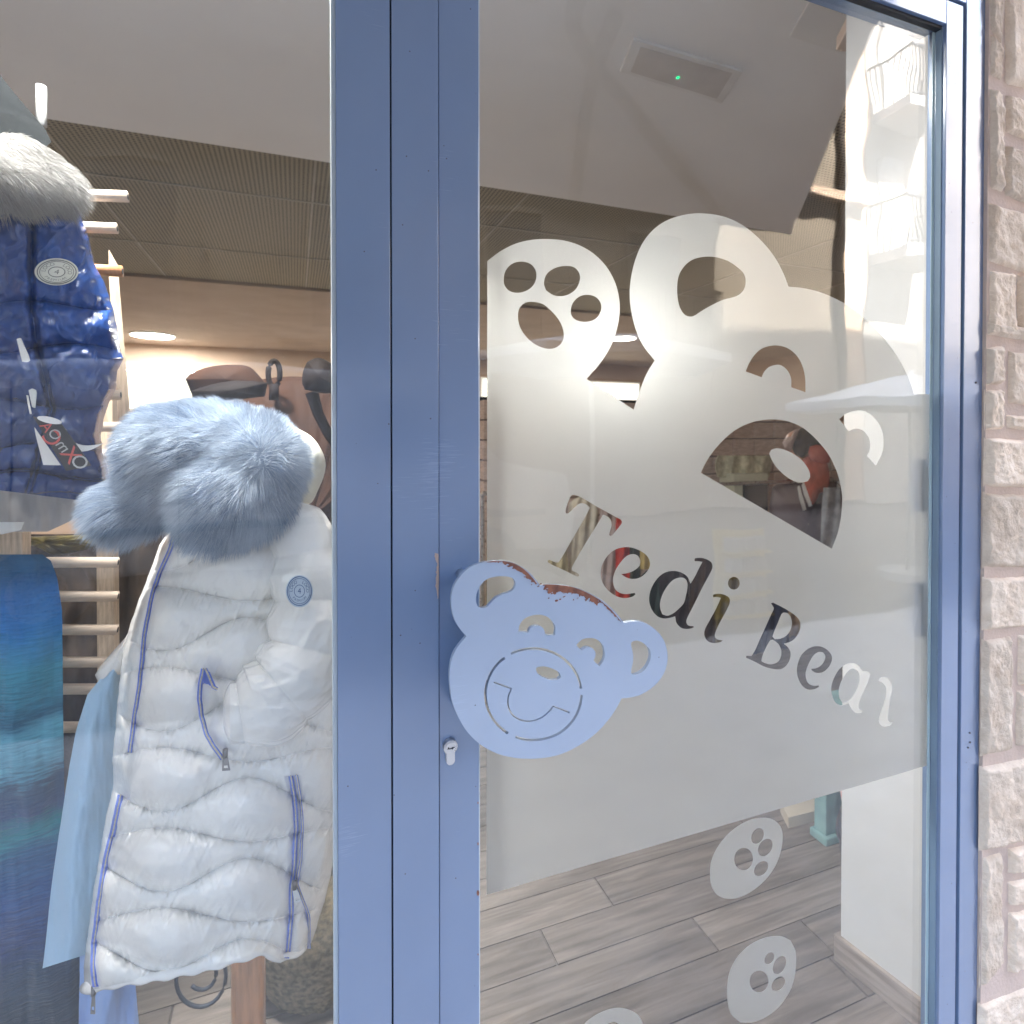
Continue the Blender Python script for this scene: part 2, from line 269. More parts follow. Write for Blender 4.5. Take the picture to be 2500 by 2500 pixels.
def fur_mat(name, ca, cb_, sc=14):
    m, n, l, b = nm(name); b.inputs['Roughness'].default_value = .6; b.inputs['Specular IOR Level'].default_value = .25; b.inputs['Sheen Weight'].default_value = .3
    tc = n.new('ShaderNodeTexCoord'); t = n.new('ShaderNodeTexNoise'); t.inputs['Scale'].default_value = sc; t.inputs['Detail'].default_value = 4; l.new(tc.outputs['Object'], t.inputs[0])
    at = n.new('ShaderNodeAttribute'); at.attribute_name = 'tint'; ad = n.new('ShaderNodeMath'); ad.operation = 'MULTIPLY_ADD'; l.new(at.outputs['Fac'], ad.inputs[0]); ad.inputs[1].default_value = .45; l.new(t.outputs[0], ad.inputs[2])
    rp = n.new('ShaderNodeValToRGB'); e = rp.color_ramp.elements; e[0].position = .45; e[0].color = (*ca, 1); e[1].position = .95; e[1].color = (*cb_, 1); l.new(ad.outputs[0], rp.inputs[0]); l.new(rp.outputs[0], b.inputs['Base Color'])
    tl = n.new('ShaderNodeBsdfTranslucent'); l.new(rp.outputs[0], tl.inputs[0]); ms = n.new('ShaderNodeMixShader'); ms.inputs[0].default_value = .3; l.new(b.outputs[0], ms.inputs[1]); l.new(tl.outputs[0], ms.inputs[2]); l.new(ms.outputs[0], n['Material Output'].inputs[0]); return m

M = {}
M['blue'] = paint_mat('periwinkle blue gloss paint', (.18, .25, .385), .2)
M['handle'] = paint_mat('light periwinkle paint on steel', (.38, .455, .57), .42)
M['rust'] = pm('rusty bare steel', (.30, .12, .07), .85, var=.5, vs=90, bump=.0003, bs=300, col2=(.16, .065, .045))
M['steel'] = pm('brushed nickel', (.62, .6, .58), .28, metal=1, var=.1, vs=60, bump=.00003, bs=600)
M['dark'] = pm('black rubber and gap shade', (.012, .014, .018), .6)
M['rubber'] = pm('grey blue glazing gasket', (.20, .27, .34), .55)
M['bead'] = pm('silicone glazing bead', (.55, .6, .62), .35)
M['glass'] = glass_mat('window glass', (.972, .98, .974))
M['film'] = film_mat('frosted white vinyl film')
M['edge'] = pm('teal glass edge', (.5, .62, .62), .15, spec=.8)
M['stone'] = stone_mat('split face beige stone', (.90, .745, .58), (.74, .58, .43))
M['mortar'] = pm('pinkish mortar render', (.66, .51, .415), .9, var=.1, vs=14, bump=.0012, bs=160)
M['plaster'] = pm('white painted plaster', (.82, .82, .80), .6, var=.04, vs=3, bump=.0003, bs=60)
M['pier'] = pm('matt white painted plaster', (.58, .58, .565), .75, var=.05, vs=4, bump=.0006, bs=45)
M['gypsum'] = pm('white gypsum ceiling', (.88, .885, .88), .75, var=.03, vs=1.5)
M['soffit'] = pm('grey rendered soffit', (.42, .42, .43), .8, var=.08, vs=2)
M['beigewall'] = pm('warm beige wall', (.48, .36, .27), .8, var=.08, vs=2)
M['tanceil'] = pm('warm tan ceiling', (.38, .31, .25), .8, var=.1, vs=3)
M['perf'] = perf_mat()
M['tbar'] = pm('cream ceiling grid bar', (.36, .335, .26), .5)
M['floor'] = wood_floor_mat()
M['grout'] = pm('dark floor joint', (.15, .13, .115), .8)
M['skirt'] = pm('grey oak skirting', (.40, .34, .29), .45, var=.3, vs=7, stretch=(1, 1, 12), bump=.0004, bs=60, col2=(.24, .2, .17))
M['coat'] = pm('pearl white quilted nylon', (.96, .92, .855), .21, var=.03, vs=10, bump=.0009, bs=80, spec=.6, coat=.3, sheen=.15)
M['hood'] = pm('cream nylon hood', (.72, .70, .58), .4, var=.06, vs=10, bump=.0005, bs=80)
M['zip'] = pm('periwinkle zip tape', (.17, .25, .72), .6, var=.15, vs=120, bump=.0003, bs=400)
M['teeth'] = pm('brass zip teeth', (.62, .55, .42), .35, metal=.8, var=.2, vs=300)
M['pull'] = pm('dark nickel zip pull', (.28, .26, .25), .28, metal=1)
M['badge'] = pm('off white woven badge', (.68, .68, .60), .6)
M['badgeb'] = pm('pale blue rubber badge', (.62, .70, .78), .5)
M['ink'] = pm('navy print', (.07, .13, .28), .6)
M['inkg'] = pm('grey print', (.2, .2, .2), .6)
M['navy'] = pm('royal blue glossy nylon', (.022, .08, .30), .28, var=.35, vs=5, bump=.0006, bs=60, spec=.5, coat=.2, col2=(.012, .04, .16))
M['ffur'] = fur_mat('powder blue fox fur', (.21, .28, .39), (.58, .645, .715))
M['wfur'] = fur_mat('white fox fur', (.30, .29, .275), (.54, .525, .50))
M['pale'] = pm('pale blue felt', (.42, .60, .76), .9, var=.06, vs=4, bump=.0004, bs=300, sheen=.3)
M['pale2'] = pm('pale periwinkle wool', (.36, .48, .76), .9, var=.08, vs=4, bump=.0004, bs=300, sheen=.3)
M['knit'] = scarf_mat()
M['wood'] = pm('pale beech dowel', (.72, .58, .46), .55, var=.12, vs=12, stretch=(3, 30, 30))
M['wood2'] = pm('beige pine post', (.60, .46, .33), .6, var=.25, vs=10, stretch=(20, 20, 2))
M['leg'] = pm('orange varnished wood', (.50, .24, .11), .3, var=.25, vs=9, stretch=(12, 12, 1.5), coat=.3)
M['greycloth'] = pm('grey satin lining', (.38, .36, .35), .45, var=.1, vs=8, bump=.001, bs=25)
M['white'] = pm('white paint', (.8, .8, .78), .5)
M['card'] = pm('white card', (.82, .8, .78), .6)
M['black'] = pm('black card', (.03, .027, .027), .45)
M['redp'] = pm('coral red print', (.68, .11, .09), .5)
M['greyp'] = pm('silver grey print', (.5, .5, .48), .5)
M['darkgreen'] = pm('black green cloth', (.010, .017, .020), .7, var=.3, vs=9, bump=.001, bs=40)
M['brown'] = pm('brown leather', (.045, .02, .011), .75, spec=.15, var=.3, vs=9, bump=.0008, bs=50)
M['brown2'] = pm('dark brown leather', (.013, .009, .008), .75, spec=.15, var=.3, vs=9, bump=.0008, bs=50)
M['basket'] = pm('woven seagrass', (.30, .24, .15), .8, var=.5, vs=70, bump=.003, bs=110, col2=(.12, .1, .06))
M['iron'] = pm('blue black iron', (.05, .06, .08), .5)
M['teal'] = pm('teal painted wood', (.22, .37, .36), .55, var=.2, vs=14, bump=.0005, bs=60)
M['screen'] = pm('black glass screen', (.01, .012, .014), .12, spec=.7)
M['screw'] = pm('dark screw hole', (.03, .03, .04), .5)
M['diffuser'] = pm('frosted acrylic diffuser', (.62, .60, .57), .5)
M['led'] = emis('green led', (.02, 1, .35), .09)
M['lamp'] = emis('warm lamp disc', (1, .93, .78), 1.2)
M['panel'] = emis('lit light panel', (1, .92, .76), 0.12)

# ================================================================== SETTING: street, building, room
YG = .025                                             # glass plane
structure(box('street', -60, 60, -60, -2.6, -.5, -.13, pm('asphalt', (.055, .055, .058), .85, var=.3, vs=30, bump=.002, bs=120)))
pav = structure(box('pavement', -60, 60, -2.6, -.06, -.5, -.02, pm('grey paving', (.46, .45, .43), .8, var=.2, vs=6, bump=.001, bs=60)))
room_floor = structure(box('floor', -4, 8, -.06, 9.4, -.3, -.006, M['grout']))
PV = bpy.data.meshes.new('plank'); _b = MB().box(0, 1.194, 0, .1165, 0, .010); PV.from_pydata(_b.v, [], _b.f); PV.materials.append(M['floor'])
JT = {5: .664, 6: .907, 4: 1.104, 7: .35, 3: .2}
for r_ in range(-1, 27):
    y0 = .112+.12*r_; off = JT.get(r_, random.random()*1.2); x = off-3*1.2
    for k in range(7 if r_ < 12 else 9):
        o = bpy.data.objects.new('plank', PV); COL.objects.link(o); o.location = (x+k*1.2+.003, y0+.0018, -.010+random.uniform(0, .0006)); o.parent = room_floor
_p = MB().box(-4, 8, 3.36, 9.4, -.005, -.001).build('far_planks', M['floor'], room_floor)
structure(box('back_wall', -4, 8, 9.2, 9.4, 0, 3.2, M['beigewall']))
structure(box('left_wall', -4.2, -4, 0, 9.4, 0, 3.2, M['beigewall']))
structure(box('right_wall', 8, 8.2, .5, 9.4, 0, 3.2, M['beigewall']))
# smooth ceiling by the door: its right edge runs askew
A0 = [(-4, .03), (1.26, .03), (1.69, .56), (3.065, 2.24), (-4, 2.24)]
def slab(name, poly, z0, z1, mat, parent=None):
    n = len(poly); v = [(x, y, z0) for x, y in poly]+[(x, y, z1) for x, y in poly]
    f = [tuple(range(n))[::-1], tuple(range(n, 2*n))]+[(i, (i+1) % n, n+(i+1) % n, n+i) for i in range(n)]
    o = mesh(name, v, f, mat, parent); return o
structure(slab('front_ceiling', A0, 2.75, 2.80, M['gypsum']))
tile_ceiling = structure(box('tile_ceiling', -4, 8, .03, 4.92, 2.83, 2.95, M['dark']))
PT = bpy.data.meshes.new('ceiling_tile'); _b = MB().box(.004, 1.116, .004, 1.146, 0, .015); PT.from_pydata(_b.v, [], _b.f); PT.materials.append(M['perf'])
for i in range(-3, 7):
    for j in range(0, 3):
        o = bpy.data.objects.new('ceiling_tile', PT); COL.objects.link(o); o.location = (.10+i*1.12, 1.70+j*1.15-.01, 2.772); o.parent = tile_ceiling
for i in range(1, 7):
    o = bpy.data.objects.new('ceiling_tile', PT); COL.objects.link(o); o.location = (.10+i*1.12, .54, 2.803); o.parent = tile_ceiling
_g = MB()
for i in range(-3, 8): _g.box(i*1.12+.094, i*1.12+.106, 2.245, 4.95, 2.768, 2.786)
_g.build('cross_bar', M['tbar'], tile_ceiling)
_g = MB()
for j in range(1, 3): _g.box(-4, 8, 1.684+j*1.15, 1.696+j*1.15, 2.766, 2.785)
_g.build('main_bar', M['tbar'], tile_ceiling)
structure(box('rear_ceiling', -4, 8, 4.95, 9.2, 2.745, 2.95, M['tanceil']))
# unseen building above the shop, its heights set to shade the street
bd = root('shop_building', (0, 0, 2.96), 'tall rendered building that carries the shopfront, seen only by its shade', 'building')
box('wall', -16, 9.5, .0, 9.6, 2.96, 24, M['soffit'], bd); box('wall', 9.502, 26, .0, 9.6, 2.96, 14.3, M['soffit'], bd)
box('side_wall', -14, -4.2, 0, 9.6, -.1, 2.958, M['soffit'], bd)
box('side_wall', 8.2, 26, .3, 9.6, -.1, 2.958, M['soffit'], bd)
box('roof_edge', -16.2, 9.6, -.15, 9.8, 24, 24.2, M['soffit'], bd)
# balcony soffit over the pavement: mirror image of the front ceiling, as seen in the glass
cp = root('overhanging_balcony', (0, 0, 2.75), 'grey soffit of the balcony slab above the shop entrance', 'balcony')
slab('slab', [(-12, 0), (1.25, 0), (1.69, -.516), (3.065, -2.196), (-12, -2.196)][::-1], 2.75, 2.94, M['soffit'], cp)
slab('upstand', [(-12, -2.06), (2.96, -2.06), (3.065, -2.19), (-12, -2.19)][::-1], 2.942, 3.02, M['soffit'], cp)

mir = lambda l: [ZP(a, b, 2.72)*[1, -1, 1]+[0, .05, 0] for a, b in l]  # dark tubes added to imitate the faint shadow lines across the ceiling
for l_ in ([(1440, -60), (1405, 20), (1400, 70), (1450, 160), (1600, 340), (1760, 540)], [(1500, 40), (1455, 160), (1430, 280), (1400, 495)]): MB().tube(mir(l_), .028, 10).build('shadow_line', M['dark'], cp, True)
# white pier right of the door
C1 = ZP(2056, 2363, 0); C0 = ZP(2268, 2483+54, 0)
pier = root('white_pier', (1.6, .3, 0), 'smooth white pier beside the door with a grey wooden skirting', 'pillar')
dx = (C1[0]-C0[0])/(C1[1]-C0[1]); xb = C1[0]; yb = C1[1]+.015
def pierx(y): return xb+(y-yb)*dx
yf = .06
MB().hexa([(pierx(yf)+.013, yf, .01), (2.4, yf, .01), (2.4, yb, .01), (xb+.013, yb, .01), (pierx(yf)+.013, yf, 2.83), (2.4, yf, 2.83), (2.4, yb, 2.83), (xb+.013, yb, 2.83)]).build('shaft', M['pier'], pier)
MB().hexa([(pierx(yf), yf, .0), (2.4, yf, .0), (2.4, yb+.012, .0), (xb, yb+.012, .0), (pierx(yf), yf, .072), (2.4, yf, .072), (2.4, yb+.012, .072), (xb, yb+.012, .072)]).build('skirting', M['skirt'], pier, bevel=.002)

# ================================================================== FRONT FRAMES
XW, XG1, XG2, XS0, XS1 = .046, .1086, .1106, .1685, .2212
XR0, XR1, XR2, XR3 = 1.1025, 1.1475, 1.152, 1.204
ZD = 2.185; ZR = 2.228
win = root('shop_window', (-1, .02, 0), 'large display window with a blue steel post at its right', 'window')
box('window_post', XW, XG1, .0, .07, 0, 2.74, M['blue'], win, .0008)
box('sill_rail', -3, XW-.001, .0, .07, 0, .12, M['blue'], win, .0008)
box('top_rail', -3, XW-.001, .0, .07, 2.66, 2.74, M['blue'], win, .0008)
box('glazing_bead', XW-.005, XW, .004, .018, .12, 2.66, M['bead'], win, .0006)
box('glass_pane', -3, XW-.001, YG-.003, YG+.003, .12, 2.66, M['glass'], win)
jam = root('door_frame', (.7, .02, 0), 'fixed blue steel door frame round the glass door', 'door frame')
box('jamb', XG2, XS0-.0006, .0, .07, 0, 2.74, M['blue'], jam, .0008)
box('jamb', XR2, XR3, -.0, .07, 0, 2.74, M['blue'], jam, .0008)
box('header', XS0, XR2-.001, .0, .07, ZR+.004, 2.74, M['blue'], jam, .0008)
box('gap_shade', XG1-.001, XG2+.001, .02, .06, 0, 2.72, M['dark'], jam)  # black strips stand in for the shade inside the gaps
box('gap_shade', XR1, XR2, .015, .06, 0, 2.3, M['dark'], jam)
box('gap_shade', XS0, XR2, .015, .06, ZR-.001, ZR+.005, M['dark'], jam)
for (px, py, r_) in ((2382, 934, .0018), (2367, 1789, .0016), (2368, 1812, .0017), (2363, 1825, .0016)):
    q = W(px, py, 0); MB().tube([(q[0], -.0012, q[2]), (q[0], .004, q[2])], r_, 10).build('screw_hole', M['screw'], jam)
door = root('glass_door', (.65, .02, 0), 'blue framed glass door with frosted bear film and bear shaped pull handle', 'door')
box('stile', XS0+.0006, XS1, .003, .05, .02, ZR, M['blue'], door, .0009)
box('stile', XR0, XR1, .003, .034, .02, ZR, M['blue'], door, .0009)
box('top_rail', XS1, XR0, .0032, .05, ZD, ZR-.0004, M['blue'], door, .0009)
box('bottom_rail', XS1, XR0, .0032, .05, .02, .16, M['blue'], door, .0009)
box('gasket', XR0-.0028, XR0, .009, .02, .16, ZD, M['rubber'], door, .001)
box('gasket', XS1, XR0-.0028, .009, .02, ZD-.006, ZD, M['dark'], door, .001)
box('glazing_bead', XS1, XS1+.0035, .010, .02, .16, ZD-.006, M['bead'], door, .0006)
pane = box('glass_pane', XS1, XR0, YG-.003, YG+.003, .16, ZD, M['glass'], door)
box('glass_edge', XR0-.010, XR0-.003, YG-.0045, YG-.0035, .16, ZD-.006, M['edge'], pane)

# ---- frosted film: traced outline and openings
c6 = lambda l: pts(l, 1150, 480, 850/1932); c5 = lambda l: pts(l, 1650, 0, 850/1932); c7 = lambda l: pts(l, 1650, 800, 850/1825); c8 = lambda l: pts(l, 1100, 1700, .7246)
cL = lambda l: pts(l, 1300, 1180, 500/1932); cB = lambda l: pts(l, 1750, 1380, 580/1932)
outl = c6([(90, 358), (160, 305), (250, 260), (340, 240), (430, 236), (520, 245), (610, 275), (690, 325), (755, 395), (800, 480), (822, 570), (824, 650), (808, 740), (775, 830), (720, 920), (640, 1012), (902, 1182), (935, 1080), (975, 980), (1018, 910), (950, 820), (905, 710), (882, 590), (883, 480), (905, 370), (945, 270), (1000, 195), (1080, 135), (1180, 102), (1280, 94), (1390, 108), (1500, 155), (1600, 235), (1680, 330), (1730, 420), (1761, 500)])
outl += c5([(700, 1598), (800, 1622), (900, 1665), (990, 1720), (1080, 1800), (1150, 1875), (1195, 1932)]) + c7([(1110, 80), (1165, 160), (1205, 235), (1235, 310), (1247, 350), (1290, 348), (1340, 352), (1378, 361)])
outl += c7([(1376, 535), (1344, 536), (1341, 884), (1372, 886), (1369, 1090), (1338, 1096), (1332, 1436), (1362, 1440)])+[(2272, 1866), (1188, 2184)]
H = []
for l in ([(181, 460), (192, 410), (230, 372), (285, 361), (335, 378), (361, 420), (355, 475), (320, 515), (265, 534), (215, 525), (187, 495)],
          [(404, 480), (420, 430), (465, 397), (520, 385), (570, 392), (600, 425), (602, 470), (575, 520), (520, 550), (460, 548), (415, 520)],
          [(553, 630), (568, 585), (605, 553), (650, 545), (695, 560), (720, 595), (718, 640), (690, 678), (640, 695), (590, 688), (560, 665)],
          [(260, 670), (268, 620), (300, 590), (345, 584), (400, 598), (450, 640), (490, 690), (512, 745), (512, 790), (490, 825), (445, 845), (395, 838), (340, 810), (295, 765), (270, 720)],
          [(1143, 500), (1152, 440), (1180, 390), (1225, 352), (1285, 335), (1350, 335), (1420, 355), (1475, 390), (1515, 430), (1524, 480), (1508, 525), (1470, 553), (1400, 572), (1330, 605), (1270, 640), (1240, 660), (1215, 666), (1185, 655), (1160, 620), (1147, 570)],
          [(1523, 970), (1545, 920), (1580, 870), (1620, 840), (1685, 826), (1750, 838), (1800, 875), (1835, 930), (1853, 1000), (1856, 1086), (1776, 1058), (1775, 1010), (1755, 965), (1720, 937), (1690, 934), (1650, 948), (1625, 975), (1612, 1003)]):
    H.append(cr(c6(l)))
for l in ([(855, 480), (885, 455), (925, 438), (975, 434), (1030, 462), (1070, 515), (1088, 580), (1082, 650), (1048, 722), (1001, 672), (1015, 640), (1017, 600), (1000, 560), (970, 535), (935, 530), (905, 543)],
          [(130, 760), (160, 700), (210, 630), (280, 560), (350, 515), (430, 488), (520, 481), (600, 495), (670, 528), (740, 590), (800, 665), (845, 760), (870, 870), (868, 970), (850, 1070), (817, 1159)],
          [(489, 660), (500, 640), (530, 632), (575, 642), (620, 665), (665, 700), (695, 745), (703, 780), (690, 805), (655, 812), (610, 800), (560, 765), (515, 715)]):
    H.append(cr(c7(l)))
for l in ([(395, 110), (430, 120), (500, 155), (600, 215), (700, 270), (800, 325), (835, 345), (843, 370), (830, 395), (790, 445), (750, 490), (735, 498), (722, 485), (730, 450), (745, 400), (738, 350), (710, 315), (665, 295), (640, 340), (560, 470), (480, 600), (400, 740), (370, 800), (375, 825), (430, 850), (441, 868), (430, 882), (400, 870), (300, 820), (200, 775), (145, 745), (143, 728), (160, 722), (215, 745), (245, 745), (275, 700), (350, 570), (430, 430), (500, 310), (540, 230), (500, 195), (450, 190), (400, 225), (360, 265), (330, 285), (312, 280), (312, 250), (330, 190), (350, 140), (370, 113)],
          [(965, 1033), (971, 1048), (940, 1070), (880, 1082), (820, 1075), (750, 1040), (690, 985), (650, 910), (643, 840), (660, 760), (710, 680), (780, 625), (870, 602), (950, 610), (1030, 645), (1085, 690), (1108, 750), (1100, 800), (1065, 850), (1010, 890), (940, 902), (880, 885), (835, 855), (900, 845), (960, 820), (1005, 780), (1015, 740), (1005, 700), (980, 675), (940, 668), (890, 685), (840, 735), (800, 790), (775, 840), (760, 900), (765, 960), (790, 1010), (830, 1035), (880, 1045), (930, 1038)],
          [(1527, 718), (1535, 705), (1590, 703), (1650, 720), (1690, 750), (1698, 790), (1680, 840), (1620, 950), (1560, 1070), (1500, 1190), (1460, 1270), (1452, 1310), (1470, 1340), (1520, 1348), (1520, 1360), (1480, 1372), (1420, 1370), (1380, 1345), (1355, 1310), (1345, 1255), (1290, 1270), (1240, 1275), (1180, 1255), (1130, 1200), (1103, 1130), (1100, 1070), (1120, 990), (1170, 905), (1240, 845), (1320, 826), (1400, 840), (1460, 880), (1490, 945), (1530, 880), (1570, 800), (1602, 740), (1560, 735), (1530, 735)],
          [(1385, 890), (1430, 895), (1458, 930), (1460, 990), (1448, 1050), (1425, 1130), (1370, 1190), (1320, 1230), (1270, 1248), (1225, 1235), (1205, 1180), (1205, 1120), (1230, 1040), (1280, 960), (1330, 910)],
          [(1700, 1060), (1710, 1047), (1770, 1042), (1830, 1060), (1860, 1090), (1860, 1130), (1830, 1200), (1780, 1290), (1740, 1370), (1722, 1420), (1722, 1450), (1745, 1472), (1795, 1480), (1780, 1495), (1730, 1505), (1680, 1502), (1640, 1475), (1620, 1430), (1625, 1380), (1660, 1310), (1710, 1220), (1750, 1140), (1775, 1080), (1740, 1072), (1705, 1075)]):
    H.append(cr(cL(l), thr=50))
for l in ([(440, 310), (455, 303), (480, 315), (540, 345), (590, 375), (640, 410), (672, 450), (680, 500), (665, 550), (630, 600), (590, 625), (545, 638), (580, 670), (600, 715), (592, 770), (565, 815), (520, 845), (460, 843), (390, 825), (300, 780), (235, 750), (240, 735), (280, 738), (310, 690), (350, 600), (400, 490), (440, 400), (462, 350), (450, 325)],
          [(540, 385), (575, 390), (600, 425), (610, 470), (595, 530), (560, 575), (510, 598), (470, 600), (452, 580), (470, 530), (500, 460), (525, 400)],
          [(435, 610), (455, 605), (500, 640), (522, 690), (520, 740), (495, 785), (440, 805), (390, 795), (362, 780), (370, 740), (400, 670)],
          [(828, 975), (830, 990), (800, 1005), (750, 1012), (700, 985), (665, 930), (650, 870), (655, 810), (680, 740), (725, 690), (780, 662), (840, 660), (900, 690), (935, 740), (930, 790), (900, 840), (855, 872), (810, 875), (780, 860), (765, 843), (810, 835), (850, 810), (875, 770), (880, 735), (862, 708), (830, 705), (790, 730), (760, 775), (735, 830), (722, 880), (728, 930), (750, 965), (790, 980)],
          [(1110, 797), (1150, 815), (1180, 860), (1190, 855), (1225, 865), (1248, 885), (1230, 940), (1200, 1010), (1165, 1090), (1150, 1140), (1155, 1170), (1190, 1185), (1165, 1200), (1120, 1195), (1090, 1160), (1070, 1120), (1040, 1132), (1000, 1137), (960, 1110), (935, 1050), (930, 990), (950, 920), (990, 850), (1040, 808), (1075, 797)],
          [(1110, 843), (1145, 860), (1158, 900), (1155, 950), (1130, 1020), (1100, 1070), (1060, 1108), (1020, 1115), (998, 1080), (992, 1020), (1010, 950), (1045, 890), (1080, 850)],
          [(1310, 935), (1340, 905), (1390, 920), (1425, 985), (1410, 1080), (1395, 1180), (1390, 1250), (1400, 1275), (1430, 1280), (1400, 1305), (1355, 1310), (1325, 1290), (1315, 1250), (1340, 1170), (1370, 1070), (1375, 1000), (1350, 960)]):
    H.append(cr(cB(l), thr=50))
H.append(ell(*cB([(138, 146)])[0], 14.5, 15.6))
plate('frosted_film', [cr(outl, thr=30, n=4)]+H, YG+.0036, .0004, M['film'], pane)
def decal(o_, holes): plate('paw_print_decal', [cr(c8(o_))]+holes, YG+.0036, .0004, M['film'], pane)
e8 = lambda x, y, a, b, r=0: ell(1100+.7246*x, 1700+.7246*y, .7246*a, .7246*b, r)
decal([(874, 600), (880, 550), (905, 500), (945, 455), (995, 422), (1045, 409), (1085, 415), (1112, 440), (1118, 485), (1105, 545), (1075, 600), (1030, 645), (985, 672), (940, 682), (900, 670), (880, 640)], [e8(987, 548, 32, 38), e8(1034, 470, 20, 28, 25), e8(1060, 509, 22, 32, 30), e8(1046, 580, 20, 29, 40)])
decal([(932, 980), (940, 930), (965, 880), (1005, 840), (1055, 815), (1110, 808), (1145, 822), (1162, 860), (1162, 920), (1148, 980), (1115, 1035), (1070, 1075), (1020, 1097), (975, 1098), (945, 1070), (933, 1025)], [e8(1039, 960, 32, 37), e8(1074, 882, 15, 22, 30), e8(1108, 905, 20, 33, 25), e8(1104, 968, 19, 28, 40)])
decal([(440, 1150), (452, 1104), (500, 1068), (560, 1050), (610, 1060), (640, 1085), (650, 1130), (640, 1200), (600, 1260), (540, 1290), (480, 1290), (440, 1230)], [e8(548, 1110, 20, 14), e8(520, 1180, 32, 37), e8(600, 1150, 20, 30, 30), e8(590, 1220, 20, 28, 40)])

# ---- bear shaped pull handle
cb = lambda l: pts(l, 1050, 1100, 650/1570)
YH = -.036
bear_out = cb([(205, 1087), (160, 1030), (130, 970), (118, 900), (122, 830), (145, 770), (190, 712), (240, 675), (300, 655), (370, 646), (440, 648), (500, 665), (560, 700), (605, 745), (637, 787), (720, 786), (800, 793), (870, 810), (940, 840), (1000, 875), (1060, 925), (1100, 970), (1130, 1008), (1200, 998), (1255, 1010), (1310, 1045), (1355, 1095), (1380, 1160), (1385, 1230), (1365, 1300), (1325, 1360), (1270, 1405), (1210, 1435), (1150, 1447), (1115, 1450), (1090, 1500), (1050, 1560), (990, 1630), (920, 1690), (830, 1745), (740, 1782), (640, 1800), (540, 1802), (450, 1790), (370, 1765), (290, 1720), (220, 1655), (170, 1580), (130, 1490), (112, 1400), (108, 1300), (120, 1220), (150, 1155)])
def arc(cx, cy, rx, ry, a0, a1, rot=0, n=26):
    o = []
    for k in range(n+1):
        t = R(a0+(a1-a0)*k/n); x, y = rx*math.cos(t), ry*math.sin(t); c, s = math.cos(R(rot)), math.sin(R(rot)); o.append((cx+x*c-y*s, cy+x*s+y*c))
    return o
bh = [cr(cb(l)) for l in ([(262, 880), (265, 840), (285, 795), (320, 755), (370, 738), (430, 735), (475, 745), (493, 770), (490, 800), (465, 825), (420, 840), (380, 860), (350, 890), (325, 915), (295, 920), (272, 910)],
      [(510, 1060), (520, 1015), (550, 980), (600, 962), (640, 960), (685, 975), (718, 1010), (730, 1045), (725, 1082), (668, 1078), (660, 1045), (640, 1028), (612, 1024), (582, 1038), (570, 1065)],
      [(848, 1138), (880, 1108), (920, 1096), (965, 1102), (1000, 1130), (1018, 1180), (1012, 1225), (988, 1262), (950, 1230), (963, 1200), (960, 1175), (940, 1155), (915, 1150), (880, 1168)],
      [(1171, 1130), (1180, 1115), (1210, 1112), (1250, 1130), (1280, 1165), (1287, 1205), (1270, 1255), (1235, 1295), (1195, 1312), (1172, 1305), (1172, 1280), (1182, 1240), (1182, 1190)],
      [(612, 1280), (620, 1267), (660, 1262), (710, 1275), (750, 1300), (760, 1325), (745, 1340), (705, 1342), (660, 1328), (625, 1305)])]
sk = 650/1570
def ringarc(a0, a1): return stroke(cb(arc(599, 1426, 281, 268, a0, a1)), 15*sk)
bh += [ringarc(-118, -7), ringarc(1, 112), ringarc(122, 233)]
bh.append(stroke(cb([(367, 1355), (420, 1374), (470, 1393), (452, 1440), (452, 1500), (480, 1548), (530, 1578), (590, 1582), (650, 1560), (692, 1524), (715, 1496), (765, 1515), (812, 1533)]), 9*sk, 60))
hd = plate('pull_handle', [cr(bear_out, thr=38)]+bh, YH+.006, .006, M['handle'], door, .0005)
hd['label'] = 'periwinkle steel bear head pull handle, rusty along its crown'
for (px, py, x) in ((1140, 1420, 0), (1150, 1720, 0)):
    q = W(px, py, YH); MB().tube([(.197, YH+.004, q[2]), (.197, .004, q[2])], .007, 16).build('standoff', M['handle'], hd, True)
def jag(base, inner, n=60, amp=5, seed=3):             # worn edge: base curve along the rim, ragged inner side
    b = np.array(cr(base, False, 60, 14)); i = np.array(cr(inner, False, 60, 14)); r = np.random.default_rng(seed)
    ii = i + r.normal(0, amp*.45, i.shape) + (np.repeat(r.normal(0, amp, (len(i)//3+1, 2)), 3, 0)[:len(i)]); return [tuple(p) for p in b]+[tuple(p) for p in ii[::-1]]
rl = [jag(cb([(430, 651), (500, 668), (558, 704), (602, 748), (632, 787)]), cb([(420, 655), (470, 685), (530, 715), (580, 755), (618, 790)]), amp=1.6, seed=1),
      jag(cb([(642, 790), (720, 790), (800, 797), (870, 814), (938, 844), (998, 879), (1010, 888)]), cb([(655, 795), (690, 815), (715, 850), (760, 840), (830, 850), (880, 850), (930, 885), (985, 895), (1008, 892)]), amp=2.6, seed=2),
      jag(cb([(1010, 889), (1060, 931), (1098, 973), (1126, 1008)]), cb([(1012, 895), (1050, 935), (1088, 975), (1122, 1010)]), amp=1.1, seed=5),
      jag(cb([(330, 657), (372, 652), (420, 653)]), cb([(335, 660), (375, 659), (420, 657)]), amp=1, seed=8)]
for a, b_, r_, s_ in ((745, 885, 9, 1), (765, 877, 6, 2), (790, 862, 7, 3), (640, 800, 5, 4), (700, 870, 5, 5), (845, 880, 3, 6), (560, 745, 5, 7), (600, 790, 4, 8), (870, 870, 4, 9)):
    r0 = np.random.default_rng(s_); rl.append([(x+r0.normal(0, .8), y+r0.normal(0, .8)) for x, y in ell(*cb([(a, b_)])[0], r_*sk, r_*sk*.6, -20, 14)])
